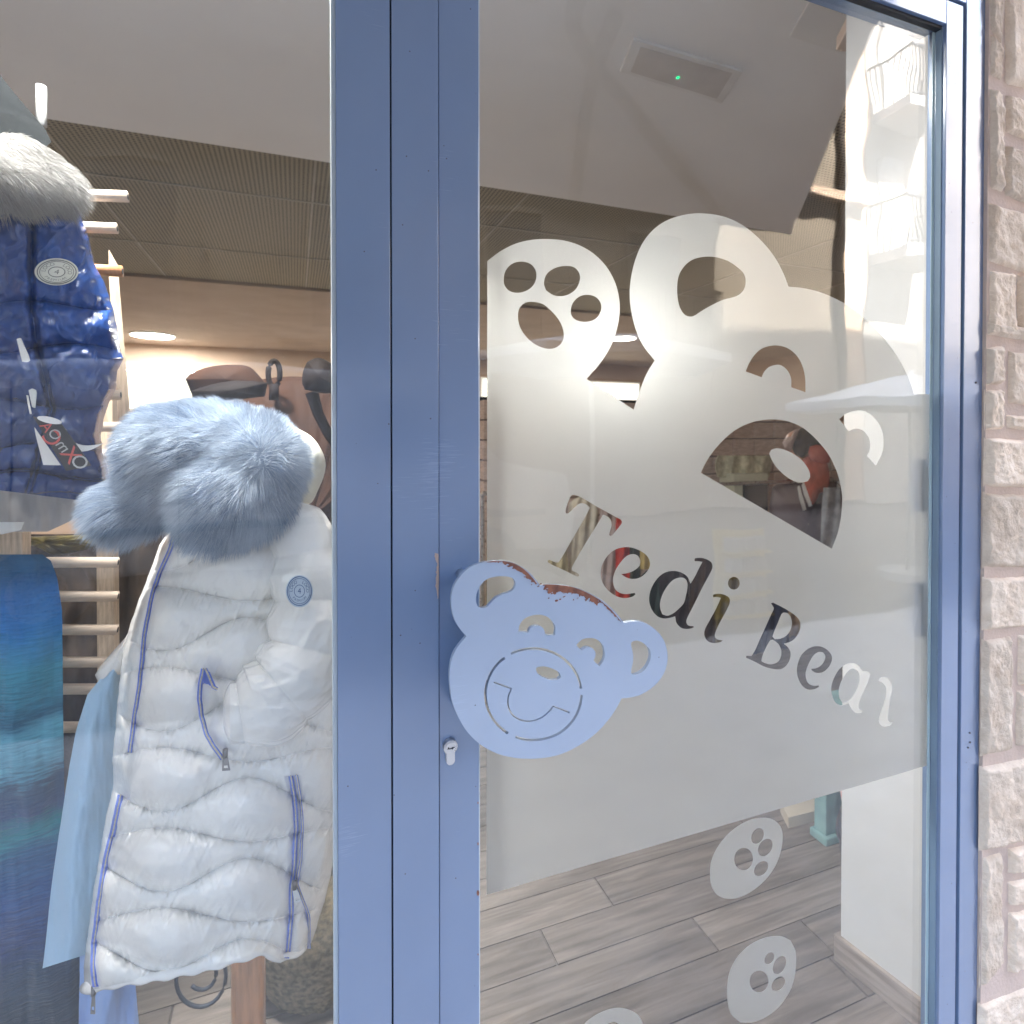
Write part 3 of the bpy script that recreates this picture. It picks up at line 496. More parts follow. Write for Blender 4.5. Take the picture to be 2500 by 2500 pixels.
plate('rust_patch', rl, YH-.0002, .0002, M['rust'], hd)
rl = [jag([(1063, 1350), (1070, 1352), (1071, 1400), (1070, 1460)], [(1062, 1352), (1066, 1380), (1064, 1410), (1068, 1460)], amp=1.2, seed=4)]
plate('paint_chip', rl, -.0003, .0002, pm('bare worn metal', (.45, .33, .27), .7), jam)
rl = [[(1167+r_*math.cos(t*.7)*1.1, cy+s_*math.sin(t*.7)) for t in range(9)] for cy, r_, s_ in ((2180, 3, 7), (2330, 1.5, 2), (2060, 1.5, 4), (1960, 1.3, 3))]
plate('paint_chip', rl, .0026, .0002, M['rust'], door)
# lock cylinder
q = W(1098.5, 1820.5, 0); r0 = (W(1116, 1820, 0)-W(1082, 1820, 0))[0]/2; zb_ = W(1098, 1864, 0)[2]
lk = MB().tube([(q[0], .003, q[2]), (q[0], -.0045, q[2])], r0, 28).build('lock_cylinder', M['steel'], door, bevel=.0006)
MB().tube([(q[0], .003, zb_+r0*.6), (q[0], -.0040, zb_+r0*.6)], r0*.6, 24).build('lock_tail_end', M['steel'], lk)
box('lock_tail', q[0]-r0*.595, q[0]+r0*.595, -.00385, .003, zb_+r0*.6, q[2], M['steel'], lk)
MB().tube([(q[0], -.0044, q[2]), (q[0], -.0056, q[2])], r0*.78, 28).build('lock_plug', M['steel'], lk, bevel=.0003)
MB().hexa([(q[0]+x, y, q[2]+z) for y in (-.0059, -.0055) for x, z in ((-.0052, -.0009), (-.001, -.0014), (.0048, -.0006), (.0048, .0006))]).box(q[0]-.004, q[0]-.0025, -.0059, -.0055, q[2]-.001, q[2]+.0014).box(q[0]+.001, q[0]+.0025, -.0059, -.0055, q[2]-.002, q[2]+.0008).build('keyhole', M['dark'], lk)
# hinge plates on the hinge side inside the glass
for z_ in (1.36, 1.13):
    box('hinge', XR0-.02, XR0-.002, .0345, .05, z_-.06, z_+.04, M['blue'], door, .002)

# ================================================================== STONE WALL
sw = root('stone_wall', (2, 0, 0), 'rough beige split stone wall right of the blue door frame', 'stone wall')
box('mortar', XR3, 2.6, -.006, .058, -.1, 2.955, M['mortar'], sw)
box('mortar', 2.6, 8.2, -.006, .3, -.1, 2.955, M['mortar'], sw)
def stone(quad, seed):                                  # quad in photo pixels on the wall face
    q = W([p[0] for p in quad], [p[1] for p in quad], -.014); n = 46
    u = np.linspace(0, 1, n); U, V = np.meshgrid(u, u, indexing='ij')
    P = (q[0]*((1-U)*(1-V))[..., None]+q[1]*(U*(1-V))[..., None]+q[2]*(U*V)[..., None]+q[3]*((1-U)*V)[..., None])
    e = np.minimum(np.minimum(U*abs(q[1, 0]-q[0, 0]), (1-U)*abs(q[1, 0]-q[0, 0])), np.minimum(V, 1-V)*abs(q[3, 2]-q[0, 2]))
    x, z = P[..., 0], P[..., 2]; wob = fb(x*45+seed*3.1, z*45, 3)
    prof = sstep(0, .009, e)
    P[..., 0] += fb(z*60+seed, x*60+5, 3)*.0045*(1-prof*.5); P[..., 2] += fb(x*60+seed*2, z*60+9, 3)*.0045*(1-prof*.5)
    rg = np.abs(fb(x*26+seed*1.7+z*9, z*20-seed, 4))
    P[..., 1] = -.004-prof*(.006+.006*vn(seed*1.0, 3.3))-prof*(wob*.007+rg*.011+np.abs(fb(x*70+seed*5+z*30, z*50, 3))*.005+fb(x*160+seed, z*160, 3)*.0035)
    gridm('stone', P, M['stone'], sw)
def s5(*l): return pts(l, 1650, 0, 850/1932)
def s7(*l): return pts(l, 1650, 800, 850/1825)
def s8(*l): return pts(l, 1100, 1700, .7246)
ST = [s5((1762, -160), (1840, -150), (1838, 262), (1768, 150)), s5((1768, 158), (1838, 272), (1832, 440), (1768, 405)), s5((1852, -160), (2250, -100), (2250, 560), (1852, 455)), s5((1765, 470), (1838, 505), (1840, 1062), (1768, 1040)),
      s5((1852, 505), (2100, 580), (2100, 830), (1852, 728)), s5((2112, 590), (2400, 660), (2400, 960), (2112, 840)), s5((1848, 790), (2150, 880), (2150, 1200), (1850, 1082)), s5((2165, 890), (2450, 960), (2450, 1300), (2165, 1210)), s5((1760, 1110), (2180, 1230), (2180, 1590), (1758, 1450)),
      s5((1765, 1488), (1905, 1505), (1905, 1868), (1757, 1845)), s5((1918, 1510), (2300, 1640), (2300, 1960), (1918, 1868)),
      s7((1655, -40), (1900, -10), (1900, 75), (1652, 40)), s7((1650, 98), (1737, 84), (1737, 300), (1648, 305)), s7((1645, 322), (1735, 316), (1733, 538), (1645, 540)), s7((1765, 112), (2050, 150), (2050, 440), (1762, 400)), s7((1755, 448), (2050, 470), (2050, 570), (1755, 532)),
      s7((1645, 574), (1960, 590), (1960, 850), (1642, 838)), s7((1640, 862), (1990, 880), (1990, 1270), (1637, 1262)), s7((1636, 1312), (1930, 1300), (1930, 1570), (1632, 1598)),
      s7((1632, 1642), (1782, 1618), (1782, 2228), (1625, 2262)), s7((1815, 1612), (2080, 1600), (2080, 1880), (1812, 1890)), s7((1806, 1908), (2080, 1900), (2080, 2200), (1800, 2210)),
      s8((1800, 245), (2010, 200), (2010, 480), (1798, 533)), s8((1806, 550), (1872, 533), (1876, 905), (1800, 998)), s8((1890, 520), (2050, 480), (2050, 590), (1892, 610)), s8((1892, 630), (2050, 600), (2050, 700), (1892, 720)), s8((1892, 738), (2050, 710), (2050, 880), (1890, 945)),
      s8((1795, 1050), (2060, 940), (2060, 1180), (1795, 1230)), s8((1795, 1250), (2060, 1200), (2060, 1400), (1795, 1400))]
for i, s_ in enumerate(ST): stone([tuple(p) for p in s_], i+1)

# ================================================================== COAT IN THE WINDOW
YC = .36
coat = root('white_quilted_coat', tuple(W(500, 2300, YC)*[1, 1, 0]), 'long pearl white quilted coat with powder blue fur hood on a display stand', 'coat')
Lr = np.array(S([(322, 960), (318, 1000), (300, 1030), (283, 1080), (262, 1130), (245, 1180), (232, 1230), (224, 1300), (218, 1370), (212, 1440), (214, 1480), (200, 1540), (190, 1600), (176, 1680), (166, 1760), (158, 1830), (156, 1880)]))
Rr = np.array(S([(590, 960), (620, 1000), (645, 1060), (655, 1150), (655, 1400), (648, 1500), (634, 1600), (618, 1680), (600, 1740), (582, 1800), (578, 1880)]))
HEM = np.array(S([(150, 1866), (175, 1868), (230, 1855), (300, 1845), (400, 1825), (460, 1808), (500, 1797), (530, 1812), (560, 1800), (590, 1778), (660, 1750)]))
TOP = np.array(S([(300, 985), (330, 960), (450, 950), (545, 945), (600, 958), (660, 1010)]))
def LX(py): return np.interp(py, Lr[:, 1], Lr[:, 0])
def RX(py): return np.interp(py, Rr[:, 1], Rr[:, 0])
def seam(k, px):                        # wavy quilting line k, even and odd lines out of phase
    ph = 2*np.pi*(px-607)/422; base = 1940+(k)*98
    return np.where(k % 2 == 0, base-41*np.cos(ph), base+17*np.cos(ph))
def quilt(px, py):
    best = np.zeros_like(px); dist = np.full_like(px, 1e9)
    for k in range(-9, 6):
        a, b = seam(np.array(k), px), seam(np.array(k+1), px); g = np.maximum(b-a, 6); t = (py-a)/g
        ins = (t >= 0) & (t < 1); tt = np.clip(t, 0, 1); h = np.power(np.clip(4*tt*(1-tt), 0, 1), .74)*np.clip(g/150, .2, 1.05)
        best = np.where(ins, h, best); dist = np.minimum(dist, abs(py-a))
    return best, dist
def coaty(px, py, detail=True):
    px = np.asarray(px, float); py = np.asarray(py, float); l, r = LX(py), RX(py); s = np.clip((px-l)/(r-l), 0, 1)
    T = .125*np.sqrt(np.clip(1-(2*s-1)**2, 0, 1))*(.85+.15*sstep(1300, 1700, py))
    y = YC-T
    if detail:
        q, d = quilt(px, py); fade = sstep(0, .05, s)*sstep(1, .95, s)
        near = np.exp(-d/17)
        wr = ridge(px/24+py/45, py/120-px/200, 2)*.5+ridge(px/13-py/50+40, py/90, 1)*.25
        y = y-(q*.034-.004)*fade-(wr-.3)*(.0004+.0085*near)*fade-fb(px/80, py/80, 3)*.016*fade-ridge(px/11+py/30, py/38, 1)*.0014*np.exp(-d/26)*fade
        for zx, zy in ((ZIP1x, ZIP1y), (ZIP2x, ZIP2y)):
            dd = abs(px-np.interp(py, zy, zx)); y = y+.007*np.exp(-(dd/13)**2)*fade*((py > zy[0]) & (py < zy[-1]))
        y = y+.008*np.exp(-np.clip(hemy(px)-py, 0, 200)/10)*fade*.3
    return y
def hemy(px): return np.interp(px, HEM[:, 0], HEM[:, 1])
ZP1 = np.array(S([(332, 1000), (320, 1040), (305, 1070), (288, 1120), (275, 1180), (268, 1240), (262, 1300), (252, 1360), (245, 1420), (237, 1460), (228, 1500), (215, 1560), (205, 1600), (193, 1660), (185, 1720), (177, 1780), (176, 1830), (180, 1862)]))
ZP2 = np.array(S([(549, 1464), (555, 1500), (559, 1560), (556, 1620), (550, 1680), (549, 1730), (544, 1790), (541, 1808)]))
ZIP1x, ZIP1y = ZP1[:, 0], ZP1[:, 1]; ZIP2x, ZIP2y = ZP2[:, 0], ZP2[:, 1]
nu, nv = 620, 420
v = np.linspace(0, 1, nu)[:, None]; s_ = (1-np.cos(np.linspace(0, 1, nv)*np.pi))[None, :]/2
px0 = LX(1400+v*900)+(RX(1400+v*900)-LX(1400+v*900))*s_
py = None
for _ in range(3):
    t_ = np.interp(px0, TOP[:, 0], TOP[:, 1]); b_ = hemy(px0); py = t_+(b_-t_)*v; px0 = LX(py)+(RX(py)-LX(py))*s_
gx = px0+fb(py/22, px0/40, 3)*5*(1-sstep(0, .1, s_)*sstep(1, .9, s_))
Pf = W(gx, py, coaty(px0, py))
yb_ = YC+.07*np.sqrt(np.clip(1-(2*s_-1)**2, 0, 1))+quilt(px0, py)[0]*.0
Pb = W(gx, py, yb_+0*py)[:, ::8][:, ::-1]
gridm('coat_body', np.concatenate([Pf, Pb[:, 1:-1]], 1), M['coat'], coat, wrap=True)
# rolled hem
hx = np.linspace(LX(2410)+3, RX(2330)-12, 60); hy = hemy(hx)-5; HP = W(hx, hy, coaty(hx, hy, False)-.004)
MB().tube(HP, [.0065+.0015*math.sin(i*.9) for i in range(60)], 10).build('hem', M['coat'], coat, True)
# sleeve into the pocket
SPth = np.array(S([(545, 950), (568, 1010), (580, 1080), (583, 1150), (578, 1225), (548, 1290), (500, 1330), (455, 1345), (418, 1345)])); SR = np.array([40, 60, 70, 72, 76, 82, 78, 66, 50])*K
tt = np.linspace(0, len(SPth)-1, 240); pth = np.stack([np.interp(tt, range(len(SPth)), SPth[:, i]) for i in (0, 1)], 1)
ker = np.ones(21)/21; pad = lambda a: np.convolve(np.concatenate([[a[0]]*10, a, [a[-1]]*10]), ker, 'valid')
pth = np.stack([pad(pth[:, 0]), pad(pth[:, 1])], 1); rr = pad(np.interp(tt, range(len(SR)), SR)); rr[-14:] *= np.sqrt(np.linspace(1, .25, 14)); rr[:14] *= np.sqrt(np.linspace(.3, 1, 14))
dd = np.gradient(pth, axis=0); dd /= np.linalg.norm(dd, axis=1)[:, None]; nn = np.stack([-dd[:, 1], dd[:, 0]], 1)
th = np.linspace(0, 2*np.pi, 200, endpoint=False); arcl = np.concatenate([[0], np.cumsum(np.linalg.norm(np.diff(pth, axis=0), axis=1))])
ph = arcl/118; pf = 1-np.abs(2*(ph % 1)-1); puff = np.power(np.clip(pf*1.2, 0, 1), .6)
A, Tt = np.meshgrid(arcl, th, indexing='ij')
wr = ridge(Tt*2.2+A/110, A/62, 2)*.5+ridge(Tt*4+9+A/60, A/45+3, 1)*.2; bend = np.exp(-((A-430)/150)**2)
rad = rr[:, None]*(1+.17*(puff[:, None]-.6)+.05*fb(Tt*2, A/60, 3)*2+(wr-.3)*(.024+.040*bend))
SX = pth[:, 0:1]+nn[:, 0:1]*rad*np.cos(Tt); SY = pth[:, 1:2]+nn[:, 1:2]*rad*np.cos(Tt); YSL = .262-.052*sstep(0, 450, A)
gridm('sleeve', W(SX, SY, YSL-rad/1420*np.sin(Tt)*.8), M['coat'], coat, wrap=True)
# far sleeve, pale, behind the left edge
FAR_SLEEVE = 1
def ribbon(name, path, wpx, mat, parent, lift=.003, n=80, yfun=coaty):
    P = np.array(path); a = np.concatenate([[0], np.cumsum(np.linalg.norm(np.diff(P, axis=0), axis=1))]); t = np.linspace(0, a[-1], n)
    x = np.interp(t, a, P[:, 0]); y = np.interp(t, a, P[:, 1]); 
    if n > 30: x[2:-2] = np.convolve(x, np.ones(5)/5, 'valid'); y[2:-2] = np.convolve(y, np.ones(5)/5, 'valid')
    x = x+fb(t/30, t*0+3, 2)*3
    d = np.stack([np.gradient(x), np.gradient(y)], 1); d /= np.linalg.norm(d, axis=1)[:, None]; nx, ny = -d[:, 1], d[:, 0]
    yy = yfun(x, y); rows = []
    for o_, l_ in ((-.5, 0), (-.5, lift), (-.16, lift*1.3), (.16, lift*1.3), (.5, lift), (.5, 0)): rows.append(W(x+nx*wpx*o_, y+ny*wpx*o_, yy-l_))
    return gridm(name, np.stack(rows, 1), mat, parent), (x, y, yy)
def zipper(path, wpx, yfun=coaty, lift=.004):
    o, (x, y, yy) = ribbon('zip', path, wpx, M['zip'], coat, lift, 110, yfun)
    rows = MB(); P = W(x, y, yy-lift*1.3-.0004)
    for i in range(0, len(P)-1):
        for f_ in (0, .5):
            p = P[i]*(1-f_)+P[i+1]*f_; rows.box(p[0]-.0008, p[0]+.0008, p[1]-.0008, p[1]+.0004, p[2]-.0009, p[2]+.0009)
    rows.build('zip_teeth', M['teeth'], o)
zs = lambda x, y: coaty(x, y)-.002
zipper(ZP1[:9], 11, lambda x, y: coaty(x, y)-.002); zipper(ZP1[10:], 15, lambda x, y: coaty(x, y)-.002)
zipper(ZP2, 12, zs); zipper(S([(560, 1462), (566, 1500), (571, 1560), (568, 1620), (560, 1665), (572, 1700), (583, 1730), (583, 1790)]), 7, zs)
yfs = lambda x, y: np.full_like(np.asarray(x, float), .155)
pk = S([(384, 1262), (378, 1290), (376, 1320), (380, 1350), (390, 1385), (404, 1410), (420, 1432)])
yk = lambda x, y: coaty(x, y, False)-.026
zipper(pk, 12, yk); zipper(S([(388, 1262), (396, 1280), (402, 1296), (410, 1300)]), 9, yk)
mesh('pocket_opening', W(*zip(*S([(385, 1264), (396, 1268), (408, 1296), (392, 1306), (381, 1318)])), coaty(np.array([497]*5), np.array([1650]*5), False)-.019), [(0, 1, 2, 3, 4)], M['zip'], coat)
def zpull(px, py, y, mat, L=34, wd=12, ang=0):
    c, s = math.cos(R(ang)), math.sin(R(ang)); rot = lambda l: [(px+x*c-z*s, py+x*s+z*c) for x, z in l]
    o = plate('zip_pull', [rot([(-wd*.35, 0), (wd*.35, 0), (wd*.6, L), (-wd*.6, L)]), rot([(-wd*.25, L*.62), (wd*.25, L*.62), (wd*.32, L*.86), (-wd*.32, L*.86)])], y, .002, mat, coat, .0004)
    q = W(px, py-8, y); MB().tube([(q[0], q[1], q[2]+.006), (q[0], q[1]-.002, q[2]-.006)], .0035, 8).build('zip_slider', M['pull'], o, True)
zpull(550, 1846, float(coaty(550, 1850, False))-.03, M['pull'], 34, 17, -4)
zpull(719, 2168, float(coaty(716, 2170, False))-.022, M['white'], 34, 15, -14)
zpull(229, 2425, float(coaty(236, 2380, False))-.01, M['pull'], 48, 10, 2)
# inner hood cloth behind the fur
hq = np.array(S([(500, 790), (560, 808), (592, 828), (612, 862), (613, 890), (600, 925), (585, 950), (540, 965), (480, 900)]))
th = np.linspace(0, 2*np.pi, 80, endpoint=False); hc = hq.mean(0); hl = np.array(cr([tuple(p) for p in hq], n=9)); rings = []
for k, (f_, y_) in enumerate(((.02, .26), (.5, .27), (.8, .29), (.95, .31), (1, .34), (.9, .38), (.5, .4))):
    p = hc+(hl-hc)*f_; rings.append(W(p[:, 0], p[:, 1], np.full(len(p), y_)-.02*fb(p[:, 0]/25, p[:, 1]/25, 3)))
gridm('hood_lining', np.stack(rings), M['hood'], coat, wrap=True)

def fur(name, ells, mat, parent, n, length, width, flow, seed=1, core=True, droop=.35):
    r = np.random.default_rng(seed); C = []; Nn = []; tot = sum(e[3]*e[4] for e in ells); MBc = MB()
    for (px, py_, y, rx, ry, rd, rot) in ells:
        c0 = W(px, py_, y); sc = float(np.linalg.norm(W(px+100, py_, y)-c0))/100; szc = abs(float((W(px, py_+100, y)-c0)[2]))/100
        a, b_, d_ = rx*szc, ry*szc, rd; m = int(n*rx*ry/tot)
        g = r.normal(size=(m, 3)); g /= np.linalg.norm(g, axis=1)[:, None]; keep = g[:, 1] < .35; g = g[keep]
        cc, ss = math.cos(R(-rot)), math.sin(R(-rot)); ax = np.stack([g[:, 0]*a, g[:, 1]*d_, g[:, 2]*b_], 1)
        P = np.stack([ax[:, 0]*cc-ax[:, 2]*ss, ax[:, 1], ax[:, 0]*ss+ax[:, 2]*cc], 1); nr = np.stack([g[:, 0]/a, g[:, 1]/d_, g[:, 2]/b_], 1)
        nr = np.stack([nr[:, 0]*cc-nr[:, 2]*ss, nr[:, 1], nr[:, 0]*ss+nr[:, 2]*cc], 1); nr /= np.linalg.norm(nr, axis=1)[:, None]
        C.append(P+c0); Nn.append(nr)
        uu, vv = np.meshgrid(np.linspace(0, np.pi, 18), np.linspace(0, 2*np.pi, 30, endpoint=False), indexing='ij')
        q = np.stack([np.sin(uu)*np.cos(vv)*a*.97, np.sin(uu)*np.sin(vv)*d_*.97, np.cos(uu)*b_*.97], -1); q = np.stack([q[..., 0]*cc-q[..., 2]*ss, q[..., 1], q[..., 0]*ss+q[..., 2]*cc], -1)+c0
        idx = np.arange(18*30).reshape(18, 30); f_ = [(idx[i, j], idx[i+1, j], idx[i+1, (j+1) % 30], idx[i, (j+1) % 30]) for i in range(17) for j in range(30)]
        MBc.add(q.reshape(-1, 3), [tuple(map(int, t)) for t in f_])
    if core: MBc.build('fur_base', mat, parent, True)
    C = np.concatenate(C); Nn = np.concatenate(Nn); m = len(C)
    fl = flow(C); D = Nn*.62+fl+r.normal(size=(m, 3))*.13; clump = np.stack([fb(C[:, 0]*55+i*9, C[:, 2]*55+i*5, 2) for i in range(3)], 1); D += clump*1.7
    D /= np.linalg.norm(D, axis=1)[:, None]; L = length*(.55+.7*r.random(m)); side = np.cross(D, np.array(FW)+r.normal(size=(m, 3))*.3); side /= np.linalg.norm(side, axis=1)[:, None]
    segs = [0, .4, .75, 1]; wd = [1, .85, .5, .06]; V = []
    for t, w_ in zip(segs, wd):
        p = C+D*(L*t)[:, None]+fl*(L*.45*t*t)[:, None]+np.array([0, 0, -1])*(L*droop*t*t)[:, None]; ww = side*(width*w_*(.6+.8*r.random(m)))[:, None] if False else side*(width*w_)
        V += [p-ww, p+ww]
    V = np.stack(V, 1).reshape(-1, 3); base = (np.arange(m)*8)[:, None]; F_ = []
    for i in range(3): F_.append(base+np.array([[2*i, 2*i+1, 2*i+3, 2*i+2]]))
    Q = np.concatenate(F_, 0).astype(np.int32); me = bpy.data.meshes.new(name); me.vertices.add(len(V)); me.vertices.foreach_set('co', V.astype(np.float32).ravel())
    me.loops.add(Q.size); me.loops.foreach_set('vertex_index', Q.ravel()); me.polygons.add(len(Q)); me.polygons.foreach_set('loop_start', (np.arange(len(Q))*4).astype(np.int32)); me.update(calc_edges=True)
    at = me.attributes.new('tint', 'FLOAT', 'POINT'); at.data.foreach_set('value', np.repeat(r.random(m), 8).astype(np.float32))
    o = link(name, me, mat, parent, True); o['kind'] = 'stuff'; return o
fe = [(400, 850, 0, 165, 104, 4), (300, 852, 0, 70, 96, 8), (475, 872, 0, 106, 108, 12), (440, 925, 0, 122, 98, 12), (412, 972, 0, 80, 62, 8), (250, 955, 0, 82, 66, -14), (330, 905, 0, 96, 76, 0), (524, 880, 0, 44, 66, 12)]
fd = [.10, .08, .10, .10, .08, .07, .07, .07]; fy = [.26, .265, .24, .225, .22, .272, .255, .262]
E_ = [(e[0]*K, e[1]*K, y_, e[3]*K*.84, e[4]*K*.86, d_*.8, e[5]) for e, d_, y_ in zip(fe, fd, fy)]
cen = W(500*K, 882*K, .17)
def flow_b(C):
    d = C-cen; d[:, 1] *= .3; L = np.linalg.norm(d, axis=1)[:, None]+1e-6; return d/L*.5+np.array([-.08, 0, -.12])
fur('fur_trim', E_, M['ffur'], coat, 125000, .0165, .00028, flow_b, 3)
# badge on the sleeve
def ring(name, px, py, rx, ry, y, w_, mat, parent, th_=.0006): return plate(name, [ell(px, py, rx, ry, 0, 56), ell(px, py, rx-w_, ry-w_, 0, 56)], y, th_, mat, parent)
def text_on(name, parts, mat, parent, basis, thick=.0003):          # parts: (string, u, v, size, angle); basis: origin, right, up, normal
    vs, fs = [], []; o0, ex, ez, en = [Vector(tuple(map(float, b))) for b in basis]
    for (t, u, v_, sz, ang) in parts:
        cu = bpy.data.curves.new('t', 'FONT'); cu.body = t; cu.size = 1; cu.align_x = 'CENTER'; cu.align_y = 'CENTER'; cu.fill_mode = 'BOTH'; cu.extrude = thick/sz; cu.resolution_u = 3
        ob = bpy.data.objects.new('t', cu); COL.objects.link(ob); me = bpy.data.meshes.new_from_object(ob.evaluated_get(bpy.context.evaluated_depsgraph_get())); bpy.data.objects.remove(ob); bpy.data.curves.remove(cu)
        c, s = math.cos(ang), math.sin(ang); b = len(vs)
        for q in me.vertices:
            x, y_, z_ = q.co*sz; xx, yy = x*c-y_*s+u, x*s+y_*c+v_; p = o0+ex*xx+ez*yy+en*z_; vs.append(tuple(p))
        fs += [tuple(b+i for i in p.vertices) for p in me.polygons]; bpy.data.meshes.remove(me)
    return mesh(name, vs, fs, mat, parent)
def round_badge(px, py, rx, ry, y, mf, mi, parent, rotdeg=0):
    b = plate('badge', [ell(px, py, rx, ry, 0, 56)], y, .0015, mf, parent, .0004)
    yy = y-.0017
    ring('badge_ring', px, py, rx*.92, ry*.92, yy, rx*.05, mi, b, .0003); ring('badge_ring', px, py, rx*.80, ry*.80, yy, rx*.03, mi, b, .0003); ring('badge_ring', px, py, rx*.40, ry*.40, yy, rx*.04, mi, b, .0003)
    c0 = W(px, py, yy); ex = (W(px+rx, py, yy)-c0); ez = (W(px, py-ry, yy)-c0); L = []
    for word, mid in (('LOCO', 148), ('LOCO', 32)):
        for i, ch in enumerate(word): a = R(mid+rotdeg-(i-1.5)*20); L.append((ch, .6*math.cos(a), .6*math.sin(a), .30, a-math.pi/2))
    for i, ch in enumerate('PREMIUM'): a = R(270+rotdeg+(i-3)*15); L.append((ch, .6*math.cos(a), .6*math.sin(a), .22, a+math.pi/2))
    L.append(('4', -.0, -.01, .5, R(rotdeg)))
    text_on('badge_print', L, mi, b, (c0, ex, ez, (0, -.01, 0)), .00002)
round_badge(731, 1443, 33, 39, .166, M['badgeb'], M['ink'], coat)
# display stand under the coat
box('stand_leg', *[float(t) for t in (W(566, 2400, .36)[0], W(646, 2400, .36)[0], .34, .40, 0, W(600, 1900, .36)[2])], M['leg'], coat, .008)

# ---- pale blue scarves left of the coat
def cloth(name, rows, y, mat, parent=None, amp=.006, fs=30, thick=.004, ymod=None, nv=90, nu=90, ed=2.):
    Y = np.array([r_[0] for r_ in rows], float); Lx = np.array([r_[1] for r_ in rows], float); Rx_ = np.array([r_[2] for r_ in rows], float)
    yy = np.linspace(Y[0], Y[-1], nu); l = np.interp(yy, Y, Lx)[:, None]; r = np.interp(yy, Y, Rx_)[:, None]; s = np.linspace(0, 1, nv)[None, :]
    px = l+(r-l)*s; py_ = yy[:, None]+0*px; 
    if ymod is not None: py_ = ymod(px, py_, (yy[:, None]-Y[0])/(Y[-1]-Y[0]))
    ff = np.sin((px+py_*.12)/fs*2+3*vn(py_/160, px/90))*.5+fb(px/35, py_/130, 3)*1.6; px = px+fb(py_/30, px*0+4, 3)*ed
    d = y-amp*ff-.02*np.sin(np.pi*s); F1 = W(px, py_, d); B1 = W(px, py_, d+thick)[:, ::-1]
    return gridm(name, np.concatenate([F1, B1], 1), mat, parent, wrap=True)
sc = cloth('pale_blue_scarf', [(1262*K, 205*K, 228*K), (1310*K, 165*K, 228*K), (1380*K, 143*K, 222*K), (1450*K, 130*K, 220*K), (1550*K, 115*K, 205*K), (1650*K, 100*K, 195*K), (1760*K, 86*K, 180*K), (1800*K, 80*K, 172*K)], .40, M['pale'], None, .011, 46, ymod=lambda x, y, v: y+sstep(.75, 1, v)*((165*K-x)*.32), ed=1.)
tag(sc, 'pale blue felt scarf hanging in a point along the left edge of the white coat', 'scarf')
sc = cloth('periwinkle_trousers', [(1765*K, 150*K, 245*K), (1850*K, 150*K, 255*K), (1932*K, 148*K, 262*K), (2100*K, 146*K, 270*K)], .43, M['pale2'], None, .012, 22)
tag(sc, 'pale periwinkle wool trousers hanging below the hem of the white coat', 'trousers')
sc = cloth('gradient_scarf', [(1046*K, -60*K, 80*K), (1058*K, -60*K, 96*K), (1090*K, -60*K, 108*K), (1150*K, -60*K, 117*K), (1400*K, -60*K, 120*K), (1520*K, -60*K, 122*K), (1600*K, -60*K, 140*K), (1900*K, -60*K, 165*K), (2100*K, -60*K, 165*K)], .45, M['knit'], None, .008, 70)
tag(sc, 'brushed wool scarf fading from navy to teal in wide bands at the left', 'scarf')

# ================================================================== BLUE JACKET
YJ = .42
jk = root('blue_puffer_jacket', tuple(W(60, 1200, YJ)), 'glossy royal blue puffer jacket with white fur collar and round badge', 'jacket')
JR = np.array(S([(120, 388), (150, 402), (168, 450), (178, 500), (195, 530), (213, 580), (221, 620), (227, 660), (234, 676), (222, 700), (218, 735), (206, 760), (196, 790), (190, 820), (194, 855), (205, 885), (207, 910), (205, 935), (198, 950)]))
nu, nv = 460, 330; yy = np.linspace(JR[0, 1]-14, JR[-1, 1], nu)[:, None]; s = (1-np.cos(np.linspace(0, 1, nv)*np.pi))[None, :]/2
l = np.full_like(yy, -110.); r = np.interp(yy, JR[:, 1], JR[:, 0]); px = l+(r-l)*s; py_ = yy+0*px
py_ = py_-sstep(.9, 1, (yy-yy[0])/(yy[-1]-yy[0]))*np.clip((r-px)/r, 0, 1)*32
q = np.zeros_like(px)
sm = [505, 745, 850, 985, 1090, 1160, 1215]
for a, b in zip(sm[:-1], sm[1:]):
    aa, bb = a+12*np.sin(px/60+a), b+12*np.sin(px/60+b); t = (py_-aa)/(bb-aa); q = np.where((t >= 0) & (t < 1), np.power(np.clip(4*t*(1-t), 0, 1), .5), q)
g = abs(px-np.interp(py_, [560, 760, 870, 1000, 1200], [78, 78, 96, 126, 70]))
wr = ridge(px/60+py_/110+fb(px/50, py_/50, 2)*2, py_/70-px/120, 2)*.6+ridge(px/34-py_/90+7, py_/44, 1)*.25
fade = sstep(0, .03, s)*sstep(1, .95, s)
y = YJ-.10*np.sqrt(np.clip(1-(2*s-1)**2, 0, 1))-fade*(q*.022+(wr-.3)*.0060+fb(px/70, py_/70, 3)*.035-.016*np.exp(-(g/9)**2)*((py_ > 520)))
Pf = W(px+fb(py_/18, px/30, 3)*6*(1-sstep(1, .9, s)), py_, y); Pb = W(px, py_, YJ+.06*np.sqrt(np.clip(1-(2*s-1)**2, 0, 1)))[:, ::8][:, ::-1]
gridm('jacket_body', np.concatenate([Pf, Pb[:, 1:-1]], 1), M['navy'], jk, wrap=True)
jh = cr(S([(-70, 893), (0, 897), (60, 905), (120, 915), (170, 928), (196, 938)]), False); P = W([p[0] for p in jh], [p[1] for p in jh], YJ-.075)
MB().tube(P, [.011+.003*math.sin(i*1.3) for i in range(len(P))], 10).build('hem', M['navy'], jk, True)
E2 = [(20*K, 335*K, .33, 112*K, 62*K, .07, 6), (-20*K, 345*K, .31, 110*K, 60*K, .08, 0), (60*K, 320*K, .34, 66*K, 48*K, .06, 25)]
